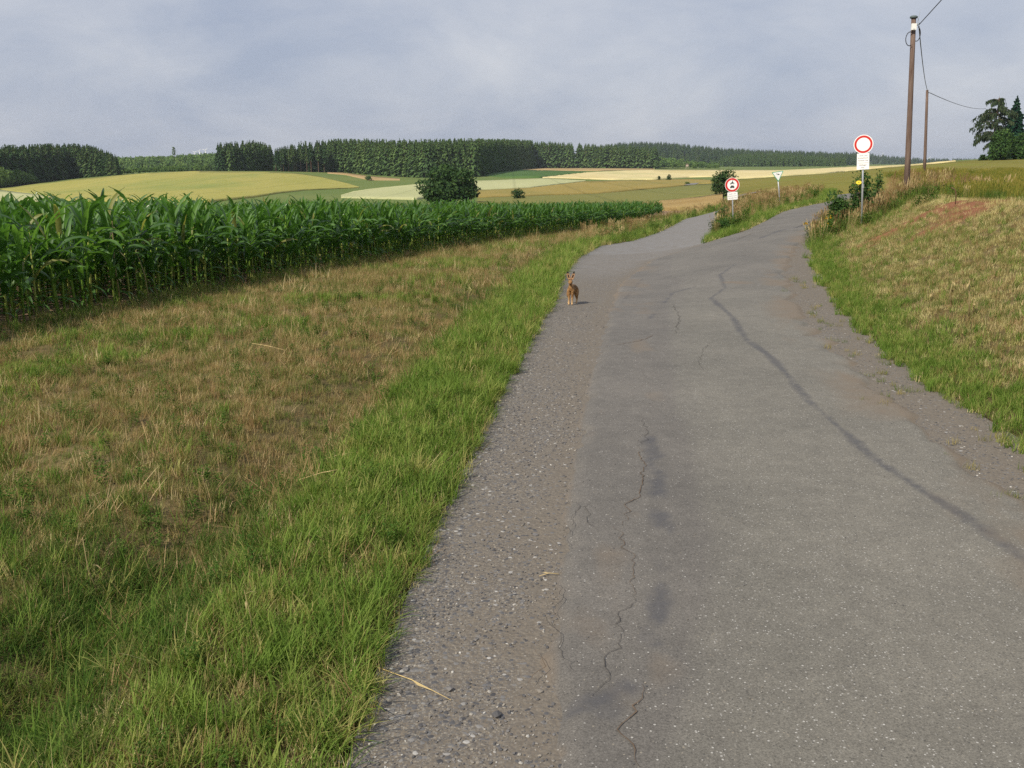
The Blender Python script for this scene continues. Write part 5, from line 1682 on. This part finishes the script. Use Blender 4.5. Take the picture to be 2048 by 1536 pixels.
mc.prism([(.03 + .022 * math.cos(-w * .785), zc + .178 + .022 * math.sin(-w * .785)) for w in range(8)], -.0062, -.0035)
mc.build('motorcycle_symbol', 'sign_black', pl1)
zp = zc - r1 - .165
plate1 = MB().prism([(x, zp + z) for x, z in reversed([(-.22, -.15), (-.20, -.165), (.20, -.165), (.22, -.15), (.22, .15), (.20, .165), (-.20, .165), (-.22, .15)])], -.003, .0).build('text_plate', 'sign_white', s1_)
for k, tx in enumerate(('Land- und', 'forstwirtsch.', 'Verkehr frei')): text_mesh(tx, .075, 'sign_black', plate1, 0, zp + .088 - .088 * k, -.0045)
MB().ring(.031, .040, -.02, .02, (0, 0), 12)
MB().box((0, .03, zp), (.1, .045, .03)).build('clamp', 'galvanised', s1_)

# the all-vehicle ban on the bank
p = P(1727, 404, 31.7); p.z = ground_at(p.x, p.y)
h_ = P(1728.5, 269, 31.7).z - p.z
s2_ = thing('ban_sign', 'round white sign with red ring, tall text plate and small yellow plate on bank', 'traffic sign', p, facing(p, -.05))
s2_.rotation_euler.y = -.052
r2 = .295
post(s2_, h_ - r2 * .3)
pl2 = disc(s2_, r2, h_ - r2, -.004, (.70, .92))
zc = h_ - r2
zp = zc - r2 - .235
plate2 = MB().prism([(x, zp + z) for x, z in reversed([(-.185, -.25), (.185, -.25), (.185, .25), (-.185, .25)])], -.003, .0).build('text_plate', 'sign_white', s2_)
for k, tx in enumerate(('Land- und', 'forstwirtsch.', 'Verkehr frei')): text_mesh(tx, .062, 'sign_black', plate2, 0, zp + .185 - .078 * k, -.0045)
MB().box((0, -.004, zp - .045), (.33, .002, .007)).build('divider', 'sign_black', plate2)
text_mesh('Anlieger', .068, 'sign_black', plate2, 0, zp - .11, -.0045)
text_mesh('frei', .068, 'sign_black', plate2, 0, zp - .19, -.0045)
zy = zp - .25 - .40
oval = [(-.115 + .085 * math.cos(-6.28318 * k / 20), zy + .060 * math.sin(-6.28318 * k / 20)) for k in range(20)]
yp = MB().prism(oval, -.008, -.005).build('yellow_plate', 'sign_yellow', s2_)
MB().prism([(-.11 + .016 * math.cos(-6.28318 * k / 8), zy + .016 * math.sin(-6.28318 * k / 8)) for k in range(8)], -.010, -.0075).build('plate_symbol', 'sign_black', yp)
MB().tube([(0, .05, zy - .02), (0, .05, zy + .03)], .038, 10).build('clamp', 'galvanised', s2_)
MB().tube([(.01, .05, zy - .19), (.01, .05, zy - .07)], .040, 10).build('dark_band', 'sign_back', s2_)

# nature reserve triangle, leaning
p = P(1562, 395, 58.0); p.z = ground_at(p.x, p.y)
tp = P(1554, 342, 58.0)
s3_ = thing('reserve_sign', 'leaning white triangle with green border and dark bird beyond the wedge', 'sign', p, facing(p, .35))
h_ = (tp.z - p.z)
s3_.rotation_euler.y = -.15
post(s3_, h_ - .35, .035)
def tri(w, top, bot, cz=0.0, rd=.035):
    pts = []
    for (x, z, a0) in ((-w, top, 90), (w, top, -30), (0, bot, -150)):
        for k in range(5):
            a = math.radians(a0 + 120 - k * 30)
            pts.append((x + rd * math.cos(a), z + rd * math.sin(a)))
    return pts
T_ = MB().prism(tri(.30, h_ - .04, h_ - .54), .0, .004).build('sign_triangle', 'sign_green', s3_)
MB().prism(tri(.262, h_ - .062, h_ - .495, rd=.022), -.0025, .0).build('white_panel', 'sign_white', T_)
bird = [(-.12, h_ - .13), (-.07, h_ - .115), (-.02, h_ - .15), (.03, h_ - .14), (.06, h_ - .165), (.12, h_ - .195), (.10, h_ - .205), (.05, h_ - .20), (.02, h_ - .22), (-.01, h_ - .19), (-.05, h_ - .155), (-.09, h_ - .145)]
MB().prism(bird, -.0045, -.002).build('bird_symbol', 'sign_black', T_)

# ------------------------------------------------------------------ wooden poles and overhead cable
def pole(u0, v0, u1, v1, Y, r0, r1_, label):
    a = P(u0, v0, Y); a.z = ground_at(a.x, a.y)
    b = P(u1, v1, Y)
    t = thing('utility_pole', label, 'pole', a)
    d = b - a
    MB().tube([(0, 0, -.4), d * .25, d * .5, d * .75, d], [r0 * 1.02, r0 * .97, (r0 + r1_) / 2, r1_ * 1.06, r1_], 14).build('shaft', 'pole_wood', t, True)
    return t, a, b
t1, a1, b1 = pole(1813, 392, 1827.5, 36, 42, .122, .095, 'tall brown wooden pole with white box near its top')
d = b1 - a1
MB().tube([d + Vector((0, 0, -.01)), d + Vector((0, 0, .05)), d + Vector((0, 0, .09))], [.15, .16, .10], 14).build('cap', 'cap_metal', t1, True)
bx_ = MB().box(d + Vector((-.03, -.17, -.36)), (.19, .10, .25)).build('junction_box', 'box_white', t1)
MB().box(d + Vector((-.03, -.222, -.455)), (.08, .006, .015)).build('latch', 'cap_metal', bx_)
hk = d + Vector((.22, -.02, -.27))
MB().tube([d + Vector((.05, 0, -.27)), hk, hk + Vector((.02, 0, .08))], .018, 6).build('hook', 'cap_metal', t1)
MB().tube([d + Vector((.17, 0, -.3)), d + Vector((.20, 0, .0)), d + Vector((.24, 0, .30))], [.012, .01, .006], 6).build('lightning_rod', 'galvanised', t1)
def loop(c, rx, rz, a0, a1_, n=16):
    return [c + Vector((rx * math.cos(a0 + (a1_ - a0) * k / n), -.12, rz * math.sin(a0 + (a1_ - a0) * k / n))) for k in range(n + 1)]
MB().tube(loop(d + Vector((-.13, 0, -.82)), .17, .27, 1.2, 5.2), .018, 6).build('cable_loop', 'cable', t1, True)
MB().tube(loop(d + Vector((.17, .1, -.62)), .15, .28, 1.4, -3.0), .016, 6).build('cable_loop', 'cable', t1, True)
t2, a2, b2 = pole(1848.5, 352, 1854.5, 180, 89, .14, .11, 'shorter looking wooden pole further off, right of the near one')
d2 = b2 - a2
MB().tube([d2 + Vector((.05, 0, -.2)), d2 + Vector((.28, 0, -.25))], .03, 6).build('insulator', 'cap_metal', t2)
def wire(a, b, sag, r, label):
    pts = []
    for k in range(33):
        s_ = k / 32
        q = a * (1 - s_) + b * s_; q = q.copy(); q.z -= sag * 4 * s_ * (1 - s_)
        pts.append(q - a)
    t = link('overhead_cable', None, loc=a)
    tag(t, label, 'cable')
    MB().tube(pts, r, 6).build('strand', 'cable', t, True)
h1 = a1 + hk
wire(h1, P(2230, -395, 26.0), .05, .018, 'black cable running from the near pole up out of the picture')
wire(h1 + Vector((.03, .05, -.04)), b2 + Vector((.05, 0, -.1)), .35, .022, 'black cable sagging between the two wooden poles')
wire(b2 + Vector((.28, 0, -.25)), P(1972, 217, 205.0), .5, .03, 'thin cable from the far pole to the farm trees')

# shrub behind the white ban sign
for (u0, u1, vt, vb, Y, lb, mt, n, sd) in ((1690, 1752, 336, 402, 36, 'leafy elder shrub right behind the white ban sign post', 'bush_green', 1700, 61), (1738, 1772, 330, 385, 40, 'thin sparse shrub twig right of the white ban sign', 'bush_green', 420, 62),
                                     (1652, 1706, 374, 416, 34, 'low shrub at the road edge left of the white ban sign', 'bush_green', 1500, 63)):
    q = P((u0 + u1) / 2, vb, Y); gz = ground_at(q.x, q.y)
    w = (u1 - u0) * Y / F; hh = P(u0, vt, Y).z - gz
    shrub('shrub', lb, (q.x, q.y, gz - .05), w, hh, mt, n, .055, sd, 9, 5, dens=.3)
# dark shrubs on the track side of the wedge
for (u, v, w, hh, lb, sd) in ((1447, 449, 1.0, .95, 'dark shrub on the wedge left of the motor vehicle ban sign', 71), (1452, 462, .8, .6, 'low dark shrub at the near tip of the wedge', 72)):
    q = hit(u, v)
    shrub('shrub', lb, (q.x, q.y, q.z - .05), w, hh, 'bush_green', 700, .055, sd, 7, 3)

# ------------------------------------------------------------------ wind turbines and the hide on the horizon
def turbine(u, vh, vb, Y, px, rot, label):
    c = P(u, vh, Y); b = P(u, vb, Y)
    k = Y / F
    t = thing('wind_turbine', label, 'wind turbine', b, 0, 'wind turbines on the horizon')
    hgt = c.z - b.z
    MB().tube([(0, 0, 0), (0, 0, hgt)], [1.1 * k, .7 * k], 10).build('tower', 'turbine_white', t, True)
    MB().box((0, 0, hgt), (1.4 * k, 3 * k, 1.4 * k)).build('nacelle', 'turbine_white', t)
    for j in range(3):
        a = rot + j * 2.0944
        d_ = Vector((math.cos(a), 0, math.sin(a))); n_ = Vector((-d_.z, 0, d_.x))
        L = px * k; o = Vector((0, -2.2 * k, hgt))
        MB().add([o + n_ * .35 * k, o - n_ * .35 * k, o + d_ * L * .3 - n_ * .55 * k, o + d_ * L, o + d_ * L * .3 + n_ * .4 * k, o + d_ * L * .3 + Vector((0, .3 * k, 0))],
                 [(0, 1, 2, 4), (4, 2, 3), (0, 4, 5), (1, 5, 2), (4, 3, 5), (2, 5, 3)]).build('blade', 'turbine_white', t)
turbine(391, 304.5, 330, 4600, 6.5, .5, 'left and faintest of three white wind turbines beyond the left ridge')
turbine(401, 302.5, 330, 4300, 7, 1.0, 'middle one of three white wind turbines beyond the left ridge')
turbine(413, 300.5, 330, 4000, 8, .75, 'right and largest of three wind turbines beyond the left ridge')
turbine(1763, 311.5, 326, 4200, 7, 1.45, 'white wind turbine on the horizon right of the white ban sign')
turbine(1857, 316.5, 326, 5200, 5, 1.2, 'faint wind turbine on the horizon by the far pole')
p = P(1374, 338.5, 880); p.z = ground_at(p.x, p.y)
t = thing('hunting_hide', 'small pale hunting hide before the young plantation', 'hut', p)
for sx in (-1, 1):
    for sy in (-1, 1): MB().tube([(sx * 1.0, sy * 1.0, -.2), (sx * .8, sy * .8, 2.2)], .1, 6).build('leg', 'hide_wood', t)
MB().box((0, 0, 3.1), (2.0, 2.0, 1.8)).build('cabin', 'hide_wood', t)
MB().prism([(-1.3, 4.0), (0, 4.7), (1.3, 4.0)], -1.3, 1.3).build('roof', 'bark', t)

# ------------------------------------------------------------------ the hare
def hare():
    p = hit(1141, 609)
    p.z = float(terrain_raw(np.array([p.x]), np.array([p.y]))[0]) - .012
    k = 1.0
    t = thing('hare', 'brown hare standing alert on the left gravel, ears raised, facing the camera', 'hare', p, -.2)
    V, E_, Rr = [], [], []
    def chain(start, pts):
        last = start
        for (x, y, z, r) in pts:
            V.append((x * k, y * k, z * k)); Rr.append(r * k)
            if last is not None: E_.append((last, len(V) - 1))
            last = len(V) - 1
        return last
    chain(None, [(0, .33, .275, .078)])
    mid = chain(0, [(0, .24, .305, .076), (0, .14, .295, .068)])
    ch = chain(mid, [(0, .03, .295, .068)])
    bre = chain(ch, [(0, -.015, .320, .050)])
    nk = chain(bre, [(0, -.03, .37, .038), (0, -.035, .408, .034)])
    hd = chain(nk, [(0, -.045, .452, .049)])
    chain(hd, [(0, -.088, .432, .038), (0, -.122, .415, .025)])
    chain(0, [(0, .385, .30, .045), (0, .42, .31, .022)])
    for s_ in (-1, 1):
        chain(ch, [(s_ * .032, .0, .25, .040), (s_ * .033, .01, .18, .026), (s_ * .030, -.002, .10, .016), (s_ * .030, .0, .035, .015), (s_ * .031, -.032, .014, .016)])
        chain(0, [(s_ * .062, .31, .235, .062), (s_ * .078, .245, .155, .040), (s_ * .075, .335, .085, .019), (s_ * .074, .30, .022, .016), (s_ * .076, .215, .014, .015)])
    me = bpy.data.meshes.new('body'); me.from_pydata(V, E_, [])
    me.materials.append(MATS['fur'])
    o = link('body', me, t)
    sk = o.modifiers.new('skin', 'SKIN'); sk.use_smooth_shade = True
    sk_l = me.skin_vertices[0] if me.skin_vertices else None
    if sk_l is None:
        bpy.context.view_layer.objects.active = o
        bpy.ops.mesh.customdata_skin_add(); sk_l = me.skin_vertices[0]
    for i, r in enumerate(Rr):
        sk_l.data[i].radius = (r, r); sk_l.data[i].use_root = (i == 0)
    sb = o.modifiers.new('subdivision', 'SUBSURF'); sb.levels = 2; sb.render_levels = 2
    # ears: long cupped leaves, pale rim, black tips
    for s_ in (-1, 1):
        vs, fs, mi = [], [], []
        n = 8
        for j in range(n + 1):
            f_ = j / n
            c = Vector((s_ * (.018 + .062 * f_ - .018 * f_ * f_), -.035 + .016 * f_, .476 + .158 * f_))
            w = .026 * math.sin(math.pi * (.18 + .80 * f_)) ** .8 + .002
            for q in (-1, -.5, 0, .5, 1):
                vs.append(c + Vector((q * w, .016 * (1 - abs(q)) * (1 - .4 * f_), 0)))
        for j in range(n):
            for q in range(4):
                b = j * 5 + q; fs.append((b, b + 1, b + 6, b + 5)); mi.append(1 if j >= 6 or (q in (1, 2) and 1 < j < 5) else 0)
        em = mesh_from('ear', vs, fs, 'fur_ear', True); em.materials.append(MATS['fur_black']); em.polygons.foreach_set('material_index', mi)
        eo = link('ear', em, t); so_ = eo.modifiers.new('thickness', 'SOLIDIFY'); so_.thickness = .004
        bm = bmesh.new(); bmesh.ops.create_uvsphere(bm, u_segments=10, v_segments=8, radius=.009)
        m2 = bpy.data.meshes.new('eye'); bm.to_mesh(m2); bm.free(); m2.materials.append(MATS['eye'])
        link('eye', m2, t, (s_ * .036, -.066, .452))
    bm = bmesh.new(); bmesh.ops.create_uvsphere(bm, u_segments=8, v_segments=6, radius=.008)
    m2 = bpy.data.meshes.new('nose'); bm.to_mesh(m2); bm.free(); m2.materials.append(MATS['fur_black'])
    link('nose', m2, t, (0, -.136, .416))
hare()

# ------------------------------------------------------------------ the summer haze
hz = MB().box((0, 3300, 43.5), (23000, 7800, 121)).build('haze', None)
hm, hn, hl, ho = new_mat('haze_air')
pv = N(hn, 'ShaderNodeVolumePrincipled', Density=0.00009)
pv.inputs['Color'].default_value = (0.80, 0.88, 1.0, 1)
pv.inputs['Anisotropy'].default_value = 0.2
hl.new(pv.outputs[0], ho.inputs['Volume'])
hz.data.materials.append(hm)
hz.display_type = 'WIRE'
tag(hz, 'thin pale summer haze over the whole valley', kind='stuff')
